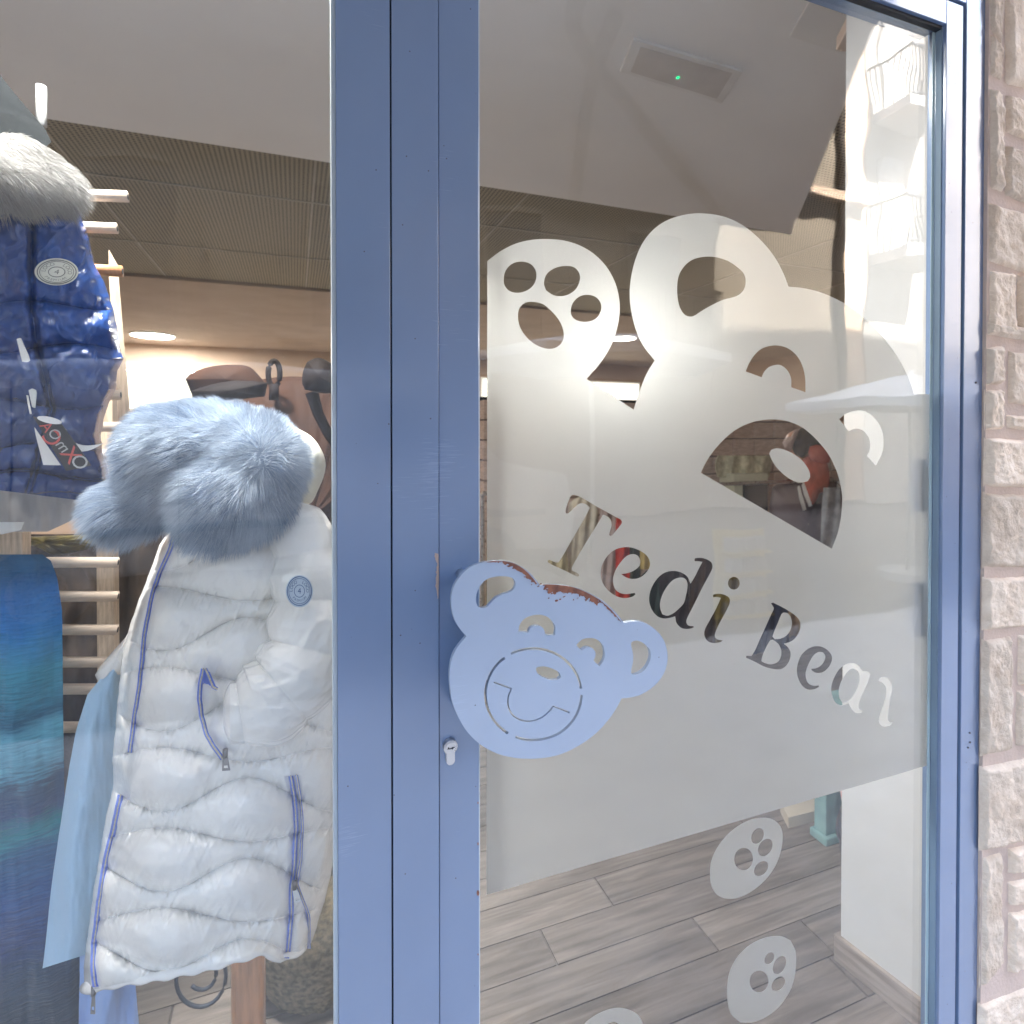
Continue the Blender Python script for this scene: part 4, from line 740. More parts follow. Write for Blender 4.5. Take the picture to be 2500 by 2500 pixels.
fur('fur_collar', E2, M['wfur'], jk, 34000, .014,   .00036, lambda C: np.tile(np.array([.45, -.1, -.5]), (len(C), 1)), 9)
round_badge(138.5, 664, 53, 33, .295, M['badge'], M['inkg'], jk, -8)
pl = S([(33, 640), (40, 638), (66, 700), (70, 730), (67, 770), (62, 768), (50, 710)]); plate('zip_tape', [cr(pl)], .305, .003, M['white'], jk, .0006)
# swing tag
tg = root('swing_tag', tuple(W(150, 1080, .29)), 'black and white swing tag with letters dangling from the blue jacket', 'tag')
T3 = lambda l: pts(l, 0, 950, 450/1932)
plate('white_card', [T3([(362, 400), (640, 798), (455, 795), (375, 480)]), cr(T3([(690, 415), (760, 540), (850, 583), (960, 588), (1102, 563), (980, 625), (900, 650), (820, 645), (740, 560)]), thr=60)], .292, .0006, M['card'], tg)
plate('black_card', [T3([(345, 285), (655, 372), (960, 800), (695, 858)])], .290, .0008, M['black'], tg, .0002)
o0 = W(*T3([(650, 590)])[0], .2890); u1 = W(*T3([(345+30, 300)])[0], .289); u2 = W(*T3([(828, 830)])[0], .289)
ex = u1-u2; Lg = np.linalg.norm(ex); ex /= Lg; ez = np.array([ex[2], 0, -ex[0]]); ez = -ez if False else ez
def tl(t, f_, v_, sz, m_): text_on('tag_print', [(t, f_*Lg, v_*Lg, sz*Lg, 0)], m_, tg, (o0, ex, ez, (0, -1, 0)), .0001)
tl('O', -.36, .03, .30, M['greyp']); tl('X', -.20, 0, .34, M['redp']); tl('m', -.02, .0, .24, M['greyp']); tl('O', .20, .02, .22, M['greyp']); tl('C', .17, -.05, .34, M['redp']); tl('A', .36, .0, .22, M['redp'])
plate('eyelet', [T3(ell(520, 325, 130, 34, 12))], .288, .0012, M['card'], tg)
MB().tube([W(75, 1010, .291), W(70, 985, .30), W(64, 950, .312)], .0012, 6).build('cord', M['white'], tg)
# grey lining cloth and shelf below
sc = cloth('grey_cloth', [(905*K, -60*K, 190*K), (935*K, -60*K, 196*K), (950*K, -60*K, 185*K), (975*K, -60*K, 150*K), (1003*K, -60*K, 90*K)], .45, M['greycloth'], None, .01, 50)
tag(sc, 'folded grey satin cloth under the hem of the blue puffer jacket', 'cloth')
sc = cloth('white_cuff', [(985*K, -60*K, 46*K), (1000*K, -60*K, 40*K), (1008*K, -60*K, 5*K)], .41, M['white'], None, .004, 50, nu=20, nv=40)
tag(sc, 'small white cloth edge under the grey satin cloth at far left', 'cloth')

# dark cloth top left and white rod
dc = mesh('dark_canopy_cloth', list(W(*zip(*S([(-80, 60), (0, 142), (35, 185), (85, 243), (97, 268), (60, 300), (-80, 300)])), .42))+list(W(*zip(*S([(-80, 60), (0, 142), (35, 185), (85, 243), (97, 268), (60, 300), (-80, 300)])), .60)), [(6, 5, 4, 3, 2, 1, 0), (7, 8, 9, 10, 11, 12, 13)]+[(i, (i+1) % 7, 7+(i+1) % 7, 7+i) for i in range(7)], M['darkgreen'])
tag(dc, 'black green cloth peak above the white fur collar, top left', 'cloth')
q = W(78*K, 200*K, .9); zt = 2.75; rd = float((W(89*K, 200*K, .9)-W(68*K, 200*K, .9))[0])/2
tag(MB().tube([(q[0], .9, float(W(78*K, 238*K, .9)[2])), (q[0], .9, float(W(78*K, 162*K, .9)[2]))], rd, 14).build('grey_rod', M['greyp'], None, True), 'short pale grey rod upright beside the dark cloth peak', 'rod')

# ---- dowel rack
rk = root('dowel_rack', tuple(W(235*K, 1100*K, .62)*[1, 1, 0]), 'wooden display rack with round pegs pointing right, behind the hanging clothes', 'rack')
def peg(y0, x0, x1, yy, rr_, mat='wood', dep=.55, tilt=0):
    a = W(x0*K, y0*K, dep); b = W(x1*K, (y0+tilt)*K, dep); d = (b-a)/np.linalg.norm(b-a)
    o = MB().tube([a, b], rr_, 18).build('peg', M[mat], rk, True); MB().tube([b-d*.001, b+d*.0006], rr_*.55, 12).build('bore', M['dark'] if rr_ > .007 else M['wood2'], o)
peg(366, 100, 241, 0, .0105, tilt=5); peg(427, 110, 221, 0, .0098, tilt=4); peg(506, 130, 231, 0, .0105, 'leg', tilt=6)
for y0, x0, x1 in ((1061, 60, 223), (1125, 60, 223), (1188, 80, 222), (1249, 80, 215), (1300, 90, 200), (1372, 90, 160)): peg(y0, x0, x1, 0, .0095)
for y0 in (745, 805, 857, 892): peg(y0, 180, 228, 0, .010, dep=.62)
pp = S([(205, 470), (222, 500), (247, 800), (252, 900), (250, 1010), (232, 1010), (226, 800), (205, 520)])
a_, b_ = W([p[0] for p in pp], [p[1] for p in pp], .66), W([p[0] for p in pp], [p[1] for p in pp], .70); n = len(pp)
mesh('upright', list(a_)+list(b_), [tuple(range(n))[::-1], tuple(range(n, 2*n))]+[(i, (i+1) % n, n+(i+1) % n, n+i) for i in range(n)], M['wood2'], rk)
box('back_post', float(W(-20*K, 1000, .7)[0]), float(W(40*K, 1000, .7)[0]), .70, .74, 0, 1.9, M['wood2'], rk)
box('side_post', float(W(180*K, 1000, .75)[0]), float(W(212*K, 1000, .75)[0]), .75, .79, .02, 1.62, M['wood2'], rk)
# brown things behind the coat
def hump(name, outline, y, depth, mat, parent=None, amp=.01, label=None, cat=None, group=None, fq=40):
    o_ = np.array(cr(outline, n=8)); c = o_.mean(0); rings = []
    for f_, d_ in ((.01, 1), (.35, .95), (.65, .8), (.85, .55), (.96, .3), (1, 0), (.96, -.3), (.8, -.5), (.02, -.6)):
        p = c+(o_-c)*f_; rings.append(W(p[:, 0], p[:, 1], y-depth*d_-amp*2*fb(p[:, 0]/fq, p[:, 1]/fq, 4)*(f_ < .99)))
    o = gridm(name, np.stack(rings), M[mat] if isinstance(mat, str) else mat, parent, wrap=True)
    if label: tag(o, label, cat, group)
    return o
hump('brown_jacket', S([(440, 745), (480, 720), (520, 712), (575, 712), (620, 730), (700, 760), (740, 900), (730, 1300), (720, 1500), (600, 1500), (560, 1200), (520, 1000), (460, 860)]), .95, .10, 'brown', amp=.05, label='brown leather jacket hanging behind the blue fur hood', cat='jacket', fq=60)
hump('far_sleeve', S([(255, 1165), (238, 1200), (210, 1232), (190, 1256), (179, 1274), (188, 1292), (212, 1284), (240, 1262), (262, 1200)]), .42, .05, 'coat', coat, amp=.008, fq=16)
cp_ = root('brimmed_hat', tuple(W(430*K, 720*K, .80)), 'wide tan hat with dark band on a shelf behind the blue fur hood', 'hat')
hump('crown', S([(350, 715), (362, 704), (395, 692), (440, 688), (470, 692), (490, 710), (505, 730), (440, 748), (365, 752)]), .80, .06, 'brown', cp_, amp=.004)
hump('band', S([(360, 738), (400, 722), (450, 715), (505, 722), (500, 748), (430, 756), (366, 760)]), .775, .06, 'brown2', cp_, amp=.003)
rg = root('ring_finial', tuple(W(517*K, 735*K, .84)), 'small dark ring finial standing above the brown jacket', 'finial')
rp_ = W(*zip(*ell(517*K, 705*K, 11*K, 24*K, 0, 24)), .84); MB().tube(list(rp_)+[rp_[0]], .0065, 8, False).build('ring', M['brown2'], rg, True); MB().tube([W(517*K, 725*K, .84), W(517*K, 755*K, .84)], .012, 10).build('stem', M['brown2'], rg, True)
hump('stand_finial', S([(572, 700), (580, 682), (600, 675), (622, 684), (640, 705), (650, 740), (610, 742), (575, 735), (570, 722)]), .74, .05, 'brown2', amp=.006, label='round black knob of a stand beside the blue window post', cat='finial')
stp = W(*zip(*S([(588, 740), (600, 780), (620, 820), (650, 860)])), .76); tag(MB().tube(stp, [.016, .013, .012, .012], 10).build('dark_strap', M['brown2'], None, True), 'dark leather strap running down behind the brown jacket collar', 'strap')
dk = cloth('dark_brown_coats', [(1008*K, -60*K, 330*K), (1100*K, -60*K, 300*K), (1300*K, -60*K, 260*K), (1500*K, -60*K, 260*K), (1700*K, -60*K, 240*K)], .95, pm('dark mottled fabric', (.10, .07, .05), .7, var=.6, vs=10, bump=.002, bs=30, col2=(.035, .028, .026)), None, .02, 26, ed=4)
tag(dk, 'dark mottled brown coats hanging behind the wooden pegs', 'coats')
hump('yellow_scarf', S([(-40, 1010), (60, 1012), (130, 1010), (190, 1008), (200, 1025), (150, 1040), (100, 1046), (60, 1030), (0, 1036), (-40, 1034)]), .80, .03, pm('olive yellow silk', (.34, .28, .08), .4, var=.6, vs=22, col2=(.08, .06, .03)), amp=.03, label='olive yellow patterned scarf draped above the wooden pegs', cat='scarf', fq=18)
# basket and iron scroll
bk = root('seagrass_basket', tuple(ZP(760, 2450, 0)), 'woven seagrass basket on the floor right of the wooden leg', 'basket')
bc = W(610*K, 1850*K, .95); P = []
for t in np.linspace(0, 1, 30): P.append([(bc[0]+(.15+.07*math.sin(t*2.6))*math.cos(a), bc[1]+(.15+.07*math.sin(t*2.6))*math.sin(a), .0+t*.40+.004*math.sin(a*24+(round(t*29) % 2)*math.pi)) for a in np.linspace(0, 2*np.pi, 90, endpoint=False)])
gridm('basket_wall', np.array(P), M['basket'], bk, wrap=True)
MB().tube([(bc[0]+.19*math.cos(a), bc[1]+.19*math.sin(a), .40) for a in np.linspace(0, 2*np.pi, 40)], .012, 8).build('rim', M['basket'], bk, True)
ir = root('iron_scroll_stand', tuple(W(380*K, 1880*K, .7)*[1, 1, 0]), 'blue black iron stand with curled scroll feet below the coat hem', 'stand')
sp1 = [(372+(62-1.2*k)*math.cos(R(-60+k*14))*.95, 1845+(68-1.3*k)*math.sin(R(-60+k*14))) for k in range(22)]
sp2 = [(380+28*math.cos(R(k*15+190)), 1835+32*math.sin(R(k*15+190))) for k in range(21)]
for sp_ in (sp1, sp2): MB().tube(W(*zip(*S(sp_)), .72), .0042, 8).build('scroll', M['iron'], ir, True)
MB().tube([W(390*K, 1815*K, .72), W(390*K, 1500*K, .72)], .007, 8).build('stem', M['iron'], ir, True)

# ================================================================== SHOP INTERIOR BEYOND THE DOOR
def fxrect(name, loc_pts, z, label, cat):
    q = [ZP(*p, z) for p in loc_pts]; c = sum(q)/4; return root(name, tuple(c), label, cat), q, c
el, q, c = fxrect('emergency_light', [(1546, 88), (1814, 168), (1762, 246), (1514, 168)], 2.75, 'rectangular emergency light with glowing green dot in the smooth grey ceiling', 'emergency light')
MB().hexa([tuple(p*[1, 1, 0]+[0, 0, 2.738]) for p in q]+[tuple(p*[1, 1, 0]+[0, 0, 2.7495]) for p in q]).build('housing', M['white'], el, bevel=.003)
qi = [c+(p-c)*[.84, .78, 1] for p in q]; MB().hexa([tuple(p*[1, 1, 0]+[0, 0, 2.7365]) for p in qi]+[tuple(p*[1, 1, 0]+[0, 0, 2.7379]) for p in qi]).build('diffuser', M['diffuser'], el)
p = ZP(1655, 189, 2.736); MB().tube([(p[0], p[1], 2.7335), (p[0], p[1], 2.7364)], .0065, 12).build('led', M['led'], el)
hp, q, c = fxrect('ceiling_hatch', [(1996, -40), (1927, 84), (2105, 143), (2170, 10)], 2.75, 'white ceiling hatch plate with hanging brackets near the door top', 'hatch')
MB().hexa([tuple(p*[1, 1, 0]+[0, 0, 2.742]) for p in q]+[tuple(p*[1, 1, 0]+[0, 0, 2.7497]) for p in q]).build('plate', M['plaster'], hp, bevel=.004)
for a, b, w_ in (((2108, 5), (2050, 118), .010), ((2150, 12), (2058, 122), .012)):
    A_, B_ = ZP(*a, 2.62), ZP(*b, 2.62); d = (B_-A_)/np.linalg.norm(B_-A_); n_ = np.array([-d[1], d[0], 0])*w_
    MB().hexa([tuple(t+[0, 0, z_]) for z_ in (-.006, .034) for t in (A_-n_, A_+n_, B_+n_, B_-n_)]).build('bracket', M['wood'], hp, bevel=.003)
A_, B_ = ZP(2085, -12, 2.71), ZP(2180, 22, 2.71); tag(MB().hexa([tuple(t) for t in (A_, B_, B_+[-.02, -.1, 0], A_+[-.02, -.1, 0], A_+[0, 0, .05], B_+[0, 0, .05], B_+[-.02, -.1, .05], A_+[-.02, -.1, .05])]).build('mirrored_bar', M['blue'], None), 'short dark blue bar under the ceiling hatch, standing in for a reflected frame', 'rail')  # bar added in place of a blue frame mirrored in the glass
# lamps
def downlight(px, py, r_=.17, lab='', pw=1):
    p = ZP(px, py, 2.74); o = root('downlight', tuple(p), lab, 'ceiling light', 'round downlights in the shop ceiling')
    MB().tube([(p[0], p[1], 2.722), (p[0], p[1], 2.744)], r_*1.06, 32).build('trim_ring', M['white'], o); MB().tube([(p[0], p[1], 2.716), (p[0], p[1], 2.7215)], r_, 32).build('lamp_disc', M['lamp'], o)
    ld = bpy.data.lights.new('lamp_light', 'AREA'); ld.shape = 'DISK'; ld.size = r_*1.8; ld.energy = 13*pw if pw == 1 else 72*pw; ld.color = (1, .97, .93) if pw == 1 else (1, .985, .97); lo = bpy.data.objects.new('lamp_light', ld); COL.objects.link(lo); lo.parent = o; lo.location = (0, 0, 2.705-p[2])
downlight(373, 817, .25, 'bright round downlight left of the tan hat')
for x_, y_ in ((1.4, 6.4), (4.2, 6.2)):  # two extra downlights added to light the rear of the shop
    p = np.array([x_, y_, 2.74]); v = p-CAMP; t = v@FW; downlight(CX+F*(v@RT)/t, CY-F*(v@UP)/t, .17, 'added round downlight hidden behind the frosted film, '+('nearer the left' if x_ < 2 else 'further right'))
for i, (a, b) in enumerate(((300, 470), (1180, 1560), (1900, 2075))):
    P0, P1 = W(a, 905, 8.6), W(b, 1000, 8.6); zt, zb_ = (P0[2], P1[2]) if i == 0 else (W(a, 925 if i == 1 else 975, 8.6)[2], W(b, 1032, 8.6)[2])
    o = root('light_panel', (float(P0[0]+P1[0])/2, 8.6, float(zb_)), ('glowing cream light panel left of the tan hat', 'glowing cream light panel seen below the film notch', 'glowing cream light panel above the mannequin cap')[i], 'light panel')
    box('panel_frame', float(P0[0])-.03, float(P1[0])+.03, 8.62, 8.68, float(zb_)-.03, float(zt)+.03, M['white'], o); box('panel_face', float(P0[0]), float(P1[0]), 8.60, 8.618, float(zb_), float(zt), M['panel'], o)
for x_, y_, lb in ((-.35, .3, 'window spot above the blue jacket, out of the picture'), (-.1, .74, 'spot over the doorway, above the picture')):  # unseen spots added to brighten the coat and the pier
    v = np.array([x_, y_, 2.74])-CAMP; t = v@FW; downlight(CX+F*(v@RT)/t, CY-F*(v@UP)/t, .09, 'added small round '+lb, .085 if y_ < .6 else .004)
# long counter cupboards along the back in warm beige, seen as tone through the openings
sh = root('shop_shelving', (2, 3.4, 0), 'beige wooden shelving wall of square crates at the back of the shop', 'shelving')
XA, XB = float(W(1180, 1100, 3.4)[0]), float(W(2075, 1100, 3.4)[0]); nc = 16
for i in range(nc):
    for j in range(11):
        x0 = XA+(XB-XA)*i/nc; z0 = .02+j*.152
        box('crate', x0+.006, x0+(XB-XA)/nc-.006, 3.4+random.uniform(0, .02), 3.55, z0+.005, z0+.147, random.choice((M['crate'],)) if 'crate' in M else M.setdefault('crate', pm('pinkish limed wood', (.52, .38, .30), .7, var=.2, vs=6, stretch=(3, 3, 14))), sh, .004)
box('back_board', XA, XB, 3.56, 3.6, 0, 1.72, M['brown2'], sh)
cf = cloth('cream_fur_stole', [(1112, 1752, 1882), (1125, 1746, 1885), (1145, 1746, 1882), (1165, 1752, 1878)], 3.3, pm('cream shaggy fur', (.58, .54, .36), .9, var=.3, vs=20, bump=.01, bs=40), None, .03, 12, nu=30, nv=60)
tag(cf, 'cream shaggy fur stole lying above the black screen', 'stole')
fp = root('screen_cabinet', tuple(W(1840, 1380, 3.2)*[1, 1, 0]), 'white cabinet holding a black screen, seen through the muzzle opening', 'cabinet')
a, b = W(1792, 1158, 3.2), W(1875, 1158, 3.2); box('cabinet_body', float(a[0]), float(b[0]), 3.2, 3.38, 0.0, float(a[2]), pm('cream lacquer', (.66, .66, .48), .5), fp, .004)
a, b = W(1815, 1182, 3.19), W(1872, 1330, 3.19); box('screen', float(a[0]), float(b[0]), 3.18, 3.198, float(b[2]), float(a[2]), M['screen'], fp)
# mannequin with cap and coral scarf
mq = root('display_mannequin', tuple(W(1990, 1400, 2.6)*[1, 1, 0]), 'display mannequin in black cap, coral red scarf and mauve grey jacket', 'mannequin')
MM = lambda l: pts(l, 1680, 980, 450/1932)
mauve = pm('mauve grey fleece', (.19, .145, .145), .85, var=.15, vs=6, bump=.003, bs=20)
hump('torso', MM([(880, 900), (960, 850), (1100, 800), (1350, 780), (1520, 800), (1640, 880), (1660, 1200), (1650, 1700), (1600, 2300), (1000, 2300), (930, 1700), (850, 1200)]), 2.6, .16, mauve, mq, amp=.03)
hump('head', MM([(1010, 400), (1060, 330), (1180, 290), (1330, 300), (1450, 400), (1500, 520), (1480, 680), (1380, 760), (1250, 780), (1120, 720), (1030, 560)]), 2.52, .10, pm('tan mannequin skin', (.50, .24, .15), .5), mq, amp=.005)
hump('cap', MM([(1085, 470), (1110, 380), (1160, 300), (1230, 270), (1330, 300), (1430, 400), (1480, 470), (1380, 480), (1290, 500), (1240, 560), (1190, 600), (1120, 560)]), 2.46, .12, 'brown2', mq, amp=.005)
hump('ear_flap', MM([(990, 430), (1030, 380), (1080, 370), (1110, 300), (1180, 280), (1150, 380), (1110, 470), (1080, 520), (1010, 500)]), 2.44, .05, pm('pinkish cream plush', (.5, .38, .33), .9, bump=.004, bs=40), mq, amp=.01)
hump('scarf', MM([(1190, 620), (1260, 560), (1330, 600), (1420, 620), (1470, 680), (1480, 850), (1440, 940), (1380, 960), (1330, 1060), (1280, 1100), (1240, 1000), (1200, 860), (1180, 740)]), 2.40, .07, pm('coral red knit', (.50, .10, .055), .85, var=.25, vs=14, bump=.004, bs=40), mq, amp=.02)
hump('face_knit', MM([(1270, 470), (1350, 440), (1440, 480), (1500, 560), (1480, 640), (1400, 660), (1300, 620), (1260, 560)]), 2.38, .05, pm('deep coral knit', (.46, .075, .04), .85, bump=.004, bs=40), mq, amp=.02)  # deeper coral patch across the face
for l in ([(1160, 880), (1180, 960), (1230, 1130), (1200, 1145), (1165, 1020), (1145, 900)], [(1205, 850), (1235, 930), (1290, 1090), (1262, 1102), (1215, 980), (1190, 880)]): plate('drawstring', [MM(l)], 2.36, .008, M['card'], mq)
tr_ = cloth('pale_denim_garment', [(1190, 2010, 2052), (1240, 2006, 2053), (1300, 2004, 2050), (1400, 2000, 2048), (1520, 2000, 2045)], 2.3, pm('washed pale denim', (.36, .37, .38), .85, var=.3, vs=16), None, .02, 10, nu=40, nv=40); tag(tr_, 'washed pale denim garment hanging beside the mauve grey jacket', 'garment')
# garment rail behind the letters
rl_ = root('garment_rail', tuple(W(1600, 1300, 2.4)*[1, 1, 0]), 'steel garment rail behind the frosted lettering', 'rail')
ya = 2.42; X0_, X1_ = float(W(1185, 1200, ya)[0]), float(W(2064, 1200, ya)[0]); zr = float(W(1500, 1195, ya)[2])
MB().tube([(X0_, ya+.06, zr), (X1_, ya+.06, zr)], .013, 10).build('rail_bar', M['steel'], rl_)
for x_ in (X0_, X1_): MB().tube([(x_, ya+.06, 0), (x_, ya+.06, zr)], .013, 10).build('post', M['steel'], rl_)
GR = [(1188, 1245, 1250, 1560, (.30, .24, .15), 'olive beige', 0), (1250, 1305, 1240, 1600, (.48, .42, .28), 'cream beige', 0), (1310, 1385, 1250, 1640, (.42, .36, .22), 'straw coloured', 0), (1388, 1460, 1210, 1560, (.50, .44, .34), 'sand coloured', .1), (1462, 1502, 1230, 1560, (.36, .27, .24), 'dusty mauve', 0), (1504, 1536, 1230, 1520, (.48, .04, .02), 'bright red', 0), (1538, 1562, 1240, 1560, (.03, .035, .02), 'black green', 0), (1564, 1592, 1240, 1390, (.46, .33, .10), 'mustard yellow', 0), (1560, 1610, 1392, 1600, (.02, .035, .03), 'bottle green', -.1), (1600, 1680, 1250, 1650, (.03, .018, .018), 'plum black', 0), (1684, 1745, 1260, 1660, (.06, .032, .02), 'dark brown', 0), (1748, 1800, 1260, 1640, (.16, .12, .05), 'khaki', 0), (1802, 1850, 1300, 1660, (.28, .21, .12), 'camel', 0), (1835, 1925, 1460, 1700, (.03, .035, .07), 'navy', -.12), (1856, 1905, 1300, 1660, (.22, .165, .12), 'taupe', 0), (1908, 1960, 1320, 1700, (.55, .40, .26), 'peach beige', .05), (1962, 1990, 1330, 1660, (.03, .035, .06), 'ink navy', 0), (1990, 2030, 1330, 1700, (.48, .35, .22), 'biscuit beige', 0), (2028, 2072, 1560, 1760, (.012, .012, .014), 'jet black', -.2)]
for i, (a, b, t0, t1, col, nm_, dy) in enumerate(GR):
    g_ = cloth('hanging_garment', [(t0, (a+b)/2-6, (a+b)/2+6), (t0+14, a+4, b-4), (t0+40, a, b), (t1, a-3, b+4)], 2.4+dy, pm('cloth '+nm_, col, .85, var=.25, vs=12, bump=.003, bs=30), None, .025, 8, nu=40, nv=24, ed=3)
    nx = [g[5] for g in GR]; tag(g_, '%s garment hanging on the rail %s' % (nm_, 'at its left end, by the door stile' if i == 0 else 'right of the %s one' % nx[i-1]), 'garment', 'garments hanging on the rail behind the letters')
# dark counter skirts low behind the film
# teal table and red knit at the pier
tb = root('teal_table', tuple(ZP(2040, 2262, 0)), 'teal painted wooden display table beside the white pier', 'table')
yt = .80; xl, xr = float(W(2016, 2100, yt)[0]), float(W(2058, 2100, yt)[0])
box('leg', xl, xl+.05, yt, yt+.05, .03, .46, M['teal'], tb, .003); box('foot', xl-.012, xl+.062, yt-.012, yt+.06, 0, .03, M['teal'], tb, .006)
box('side_panel', xl+.02, 2.3, yt+.02, yt+.04, .03, .46, M['teal'], tb); box('table_top', xl-.01, 2.35, yt-.01, .9, .46, .48, M['teal'], tb, .003)
box('plinth', xl, 2.3, .56, .62, .0, .05, M['teal'], tb, .003)
hump('black_bag', pts([(2044, 1990), (2056, 1962), (2075, 1960), (2085, 2100), (2080, 2200), (2056, 2190), (2050, 2060), (2040, 2030)]), .68, .05, 'black', amp=.012, label='black cloth bag squeezed between teal table and white pier', cat='bag')
hump('red_knit', pts([(2048, 1915), (2062, 1905), (2085, 1900), (2085, 1960), (2056, 1962)]), .66, .04, pm('red and white knit', (.55, .05, .06), .9, var=.8, vs=160, col2=(.8, .7, .65)), amp=.01, label='red and white knit on top of the black bag by the pier', cat='knitwear')
st_ = root('floor_stand', tuple(ZP(1960, 2000, 0)), 'low cream platform with rust red shoes and a small hanging price tag', 'platform')
q = [ZP(*p, .04) for p in ((1905, 1958), (1990, 1925), (2035, 1968), (1925, 1996))]; MB().hexa([tuple(p*[1, 1, 0]+[0, 0, .0]) for p in q]+[tuple(p) for p in q]).build('platform', pm('cream board', (.6, .53, .42), .6), st_)
hump('shoe', pts([(1975, 1960), (1985, 1945), (2010, 1935), (2030, 1935), (2032, 1960), (2005, 1966)]), 1.1, .05, pm('rust red suede', (.35, .09, .05), .8), st_, amp=.005)
plate('price_tag', [pts([(1984, 1968), (1997, 1966), (1998, 1998), (1986, 2000)])], .95, .002, M['card'], st_)

# ================================================================== ACROSS THE STREET (seen in the glass)
def facade(name, lab, x0, x1, y0, h, wall, floors, cols, seed, balc=(), winmat=None, base=0):
    r = random.Random(seed); o = root(name, ((x0+x1)/2, y0, base), lab, 'building'); box('wall', x0, x1, y0-8, y0, base, h, wall, o); box('cornice', x0-.1, x1+.1, y0-8.1, y0+.25, h, h+.25, wall, o)
    wf = pm('window surround '+name, (.24, .21, .17), .7); gm = pm('dark window '+name, (.04, .05, .06), .12, spec=.8)
    cwid = (x1-x0)/cols
    for j, z in enumerate(floors):
        for i in range(cols):
            xc = x0+cwid*(i+.5); 
            f_ = MB().box(xc-.55, xc-.48, y0, y0+.07, z, z+2.1).box(xc+.48, xc+.55, y0, y0+.07, z, z+2.1).box(xc-.55, xc+.55, y0, y0+.09, z+2.1, z+2.18).build('window_frame', wf, o)
            box('pane', xc-.48, xc+.48, y0+.002, y0+.02, z, z+2.1, gm, f_)
            if balc == 'all' or (j, i) in balc:
                box('balcony_slab', xc-.9, xc+.9, y0, y0+.8, z-.2, z-.04, wall, o); b = MB()
                for k in range(17): x_ = xc-.88+k*.11; b.box(x_-.008, x_+.008, y0+.76, y0+.775, z-.04, z+.92)
                for k in range(7): y_ = y0+.03+k*.11; b.box(xc-.888, xc-.872, y_, y_+.015, z-.04, z+.92); b.box(xc+.872, xc+.888, y_, y_+.015, z-.04, z+.92)
                b.box(xc-.9, xc+.9, y0+.75, y0+.79, z+.92, z+.95).box(xc-.9, xc-.86, y0, y0+.78, z+.92, z+.95).box(xc+.86, xc+.9, y0, y0+.78, z+.92, z+.95)
                b.build('railing', M['iron'], o)
    return o
beige = pm('weathered beige render', (.20, .17, .135), .9, var=.25, vs=.8, bump=.003, bs=20); whitew = pm('bright white render', (.31, .30, .29), .8, var=.05, vs=1)
facade('low_house', 'low beige house with one row of balconies across the street, mirrored in the film', -14, 7.4, -8.2, 5.4, beige, (2.9,), 8, 2, 'all')
facade('beige_house', 'weathered beige apartment house across the street, mirrored in the glass', 7.42, 11.3, -8.2, 11.2, beige, (8.2,), 1, 2, ())
bh_ = [o for o in COL.objects if o.name == 'beige_house'][0]
box('ledge', 7.42, 11.2, -8.2, -7.95, 6.12, 6.3, M['beigewall'], bh_); MB().tube([(10.55, -8.1, 0), (10.55, -8.1, 11)], .09, 12).build('downpipe', M['brown2'], bh_, True); box('quoin_strip', 10.7, 11.3, -8.2, -8.13, 0, 11, M['beigewall'], bh_)
wh = root('white_house', (12.2, -8.2, -.1), 'narrow sunlit white house with two iron balconies, mirrored at the right of the door glass', 'building')
box('wall', 11.42, 13.05, -16, -8.2, -.1, 12.5, whitew, wh)
for z in (5.2, 8.15):
    box('balcony_slab', 11.44, 12.95, -8.199, -7.3, z-.22, z, M['soffit'], wh); b = MB()
    for k in range(15): x_ = 11.46+k*.105; b.box(x_-.011, x_+.011, -7.34, -7.315, z, z+.98)
    for k in range(8): y_ = -8.15+k*.105; b.box(11.45, 11.472, y_, y_+.02, z, z+.98); b.box(12.92, 12.942, y_, y_+.02, z, z+.98)
    b.box(11.44, 12.95, -7.35, -7.30, z+.98, z+1.02).box(11.44, 11.48, -8.19, -7.32, z+.98, z+1.02).box(12.91, 12.95, -8.19, -7.32, z+.98, z+1.02).box(11.44, 12.95, -7.345, -7.31, z+.06, z+.09)
    b.build('railing', M['iron'], wh); box('balcony_door', 11.75, 12.5, -8.199, -8.17, z+.0, z+2.15, M['greyp'], wh)
gh = root('grey_house', (17, -8.2, -.1), 'plain grey rendered house beyond the white house across the street', 'building')
box('wall', 13.07, 26, -16, -8.4, -.1, 10.5, pm('grey render', (.20, .19, .185), .9, var=.2, vs=1), gh)
def parasol(c, r_, h, lab, rad_pole=.025):
    o = root('parasol', (c[0], c[1], -.13), lab, 'parasol', 'white café parasols on the street'); n = 8; v = [(0, 0, h+.32)]; rim = []
    v = [(c[0], c[1], h+.30)]+[(c[0]+r_*math.cos(2*math.pi*k/n), c[1]+r_*math.sin(2*math.pi*k/n), h) for k in range(n)]+[(c[0]+r_*math.cos(2*math.pi*k/n), c[1]+r_*math.sin(2*math.pi*k/n), h-.09) for k in range(n)]+[(c[0], c[1], h+.28)]
    f_ = [(0, 1+k, 1+(k+1) % n) for k in range(n)]+[(1+k, 9+k, 9+(k+1) % n, 1+(k+1) % n) for k in range(n)]+[(17, 9+(k+1) % n, 9+k) for k in range(n)]
    mesh('canopy', v, f_, M['white'], o); MB().tube([(c[0], c[1], -.1), (c[0], c[1], h+.34)], rad_pole, 12).build('pole', M['white'], o, True); MB().tube([(c[0], c[1], -.129), (c[0], c[1], -.05)], [.3, .28], 20).build('base', M['greyp'], o)
parasol((2.9, -4.6), 1.35, 2.2, 'white parasol mirrored as a thin band across the paw film')
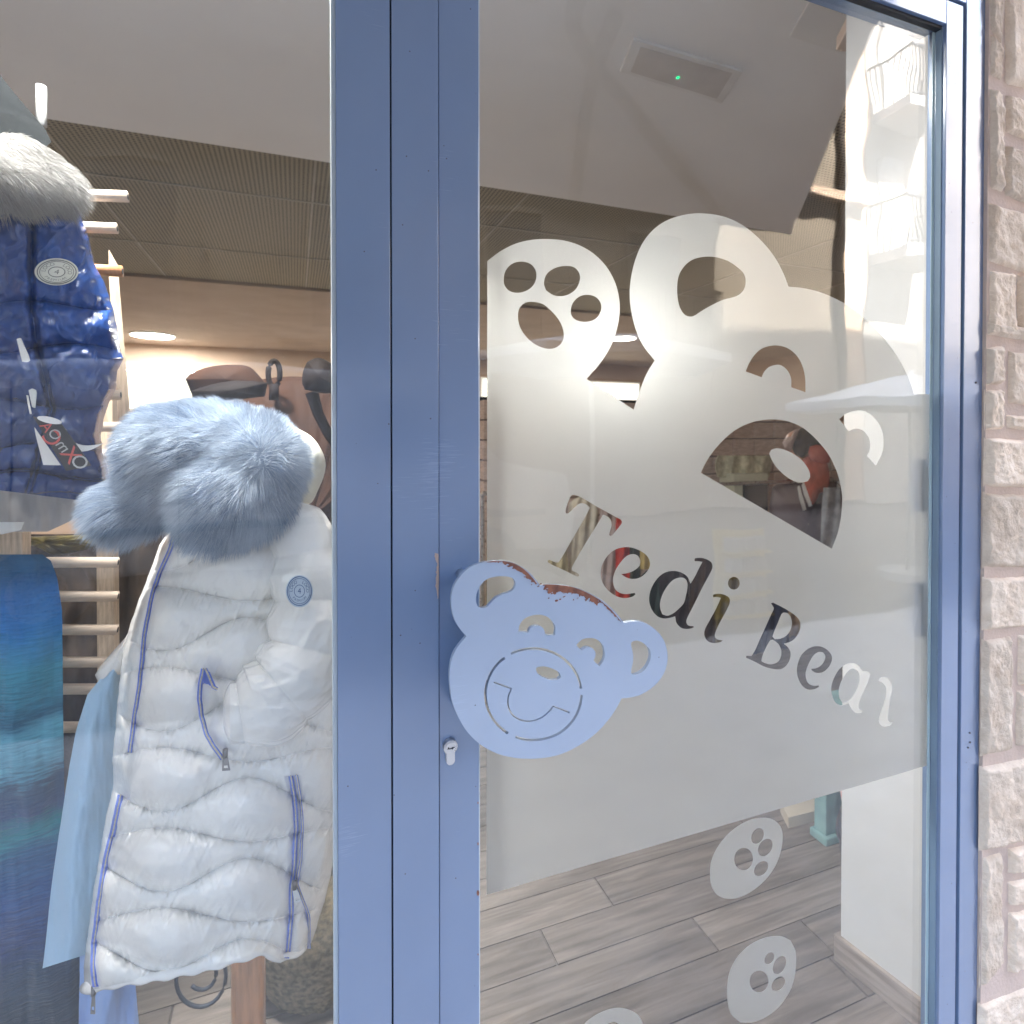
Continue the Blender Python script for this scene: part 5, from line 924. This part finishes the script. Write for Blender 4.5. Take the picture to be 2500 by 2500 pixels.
parasol((6.2, -3.6), 1.2, 1.78, 'low white parasol mirrored as a wedge beside the right bear ear')
yr = root('yellow_rack', (3.55, -3.1, -.13), 'yellow display rack with grey packs on the street, mirrored in the film', 'rack'); yel = pm('yellow enamel', (.75, .55, .08), .5)
box('rack_back', 3.3, 3.8, -3.2, -3.17, -.13, .62, yel, yr)
for i in range(4):
    box('shelf', 3.32, 3.78, -3.17, -3.05, -.1+i*.18, -.085+i*.18, yel, yr)
    for k in range(3): box('pack', 3.35+k*.14, 3.46+k*.14, -3.16, -3.08, -.083+i*.18, .03+i*.18, M['greyp'], yr, .01)
vn_ = root('white_van', (.4, -4.9, -.13), 'white panel van parked across the street, mirrored in the film', 'van')
def prof(name, pr, y0, y1, mat, par, bevel=0):
    n = len(pr); mesh_ = MB(); mesh_.v = [(x, y0, z) for x, z in pr]+[(x, y1, z) for x, z in pr]; mesh_.f = [tuple(range(n)), tuple(range(n, 2*n))[::-1]]+[(i, n+i, n+(i+1) % n, (i+1) % n) for i in range(n)]
    return mesh_.build(name, mat, par, bevel=bevel)
wp = pm('white van paint', (.78, .78, .77), .25, coat=.5, var=.03)
prof('body', [(-2.6, .25), (-2.7, .7), (-2.62, 1.9), (-2.5, 2.02), (1.0, 2.02), (1.35, 1.9), (1.95, 1.15), (2.65, 1.0), (2.75, .6), (2.7, .25)], -6.5, -4.7, wp, vn_, .05)
prof('side_window', [(.55, 1.2), (.55, 1.75), (1.1, 1.75), (1.6, 1.2)], -4.697, -4.69, M['screen'], vn_)
for x_ in (-2.0, -.9, .42): box('door_seam', x_-.006, x_+.006, -4.698, -4.693, .35, 1.85, M['dark'], vn_)
box('side_strip', -2.5, 2.4, -4.698, -4.68, .62, .68, M['rubber'], vn_)
for x_ in (-1.85, 1.75):
    for y0_, y1_ in ((-6.55, -6.3), (-4.9, -4.66)):
        wv = MB().tube([(x_, y0_, .2), (x_, y1_, .2)], .33, 28).build('wheel', M['rubber'], vn_, True); MB().tube([(x_, y1_+.001, .2), (x_, y1_+.012, .2)], .2, 20).build('rim', M['steel'], wv)
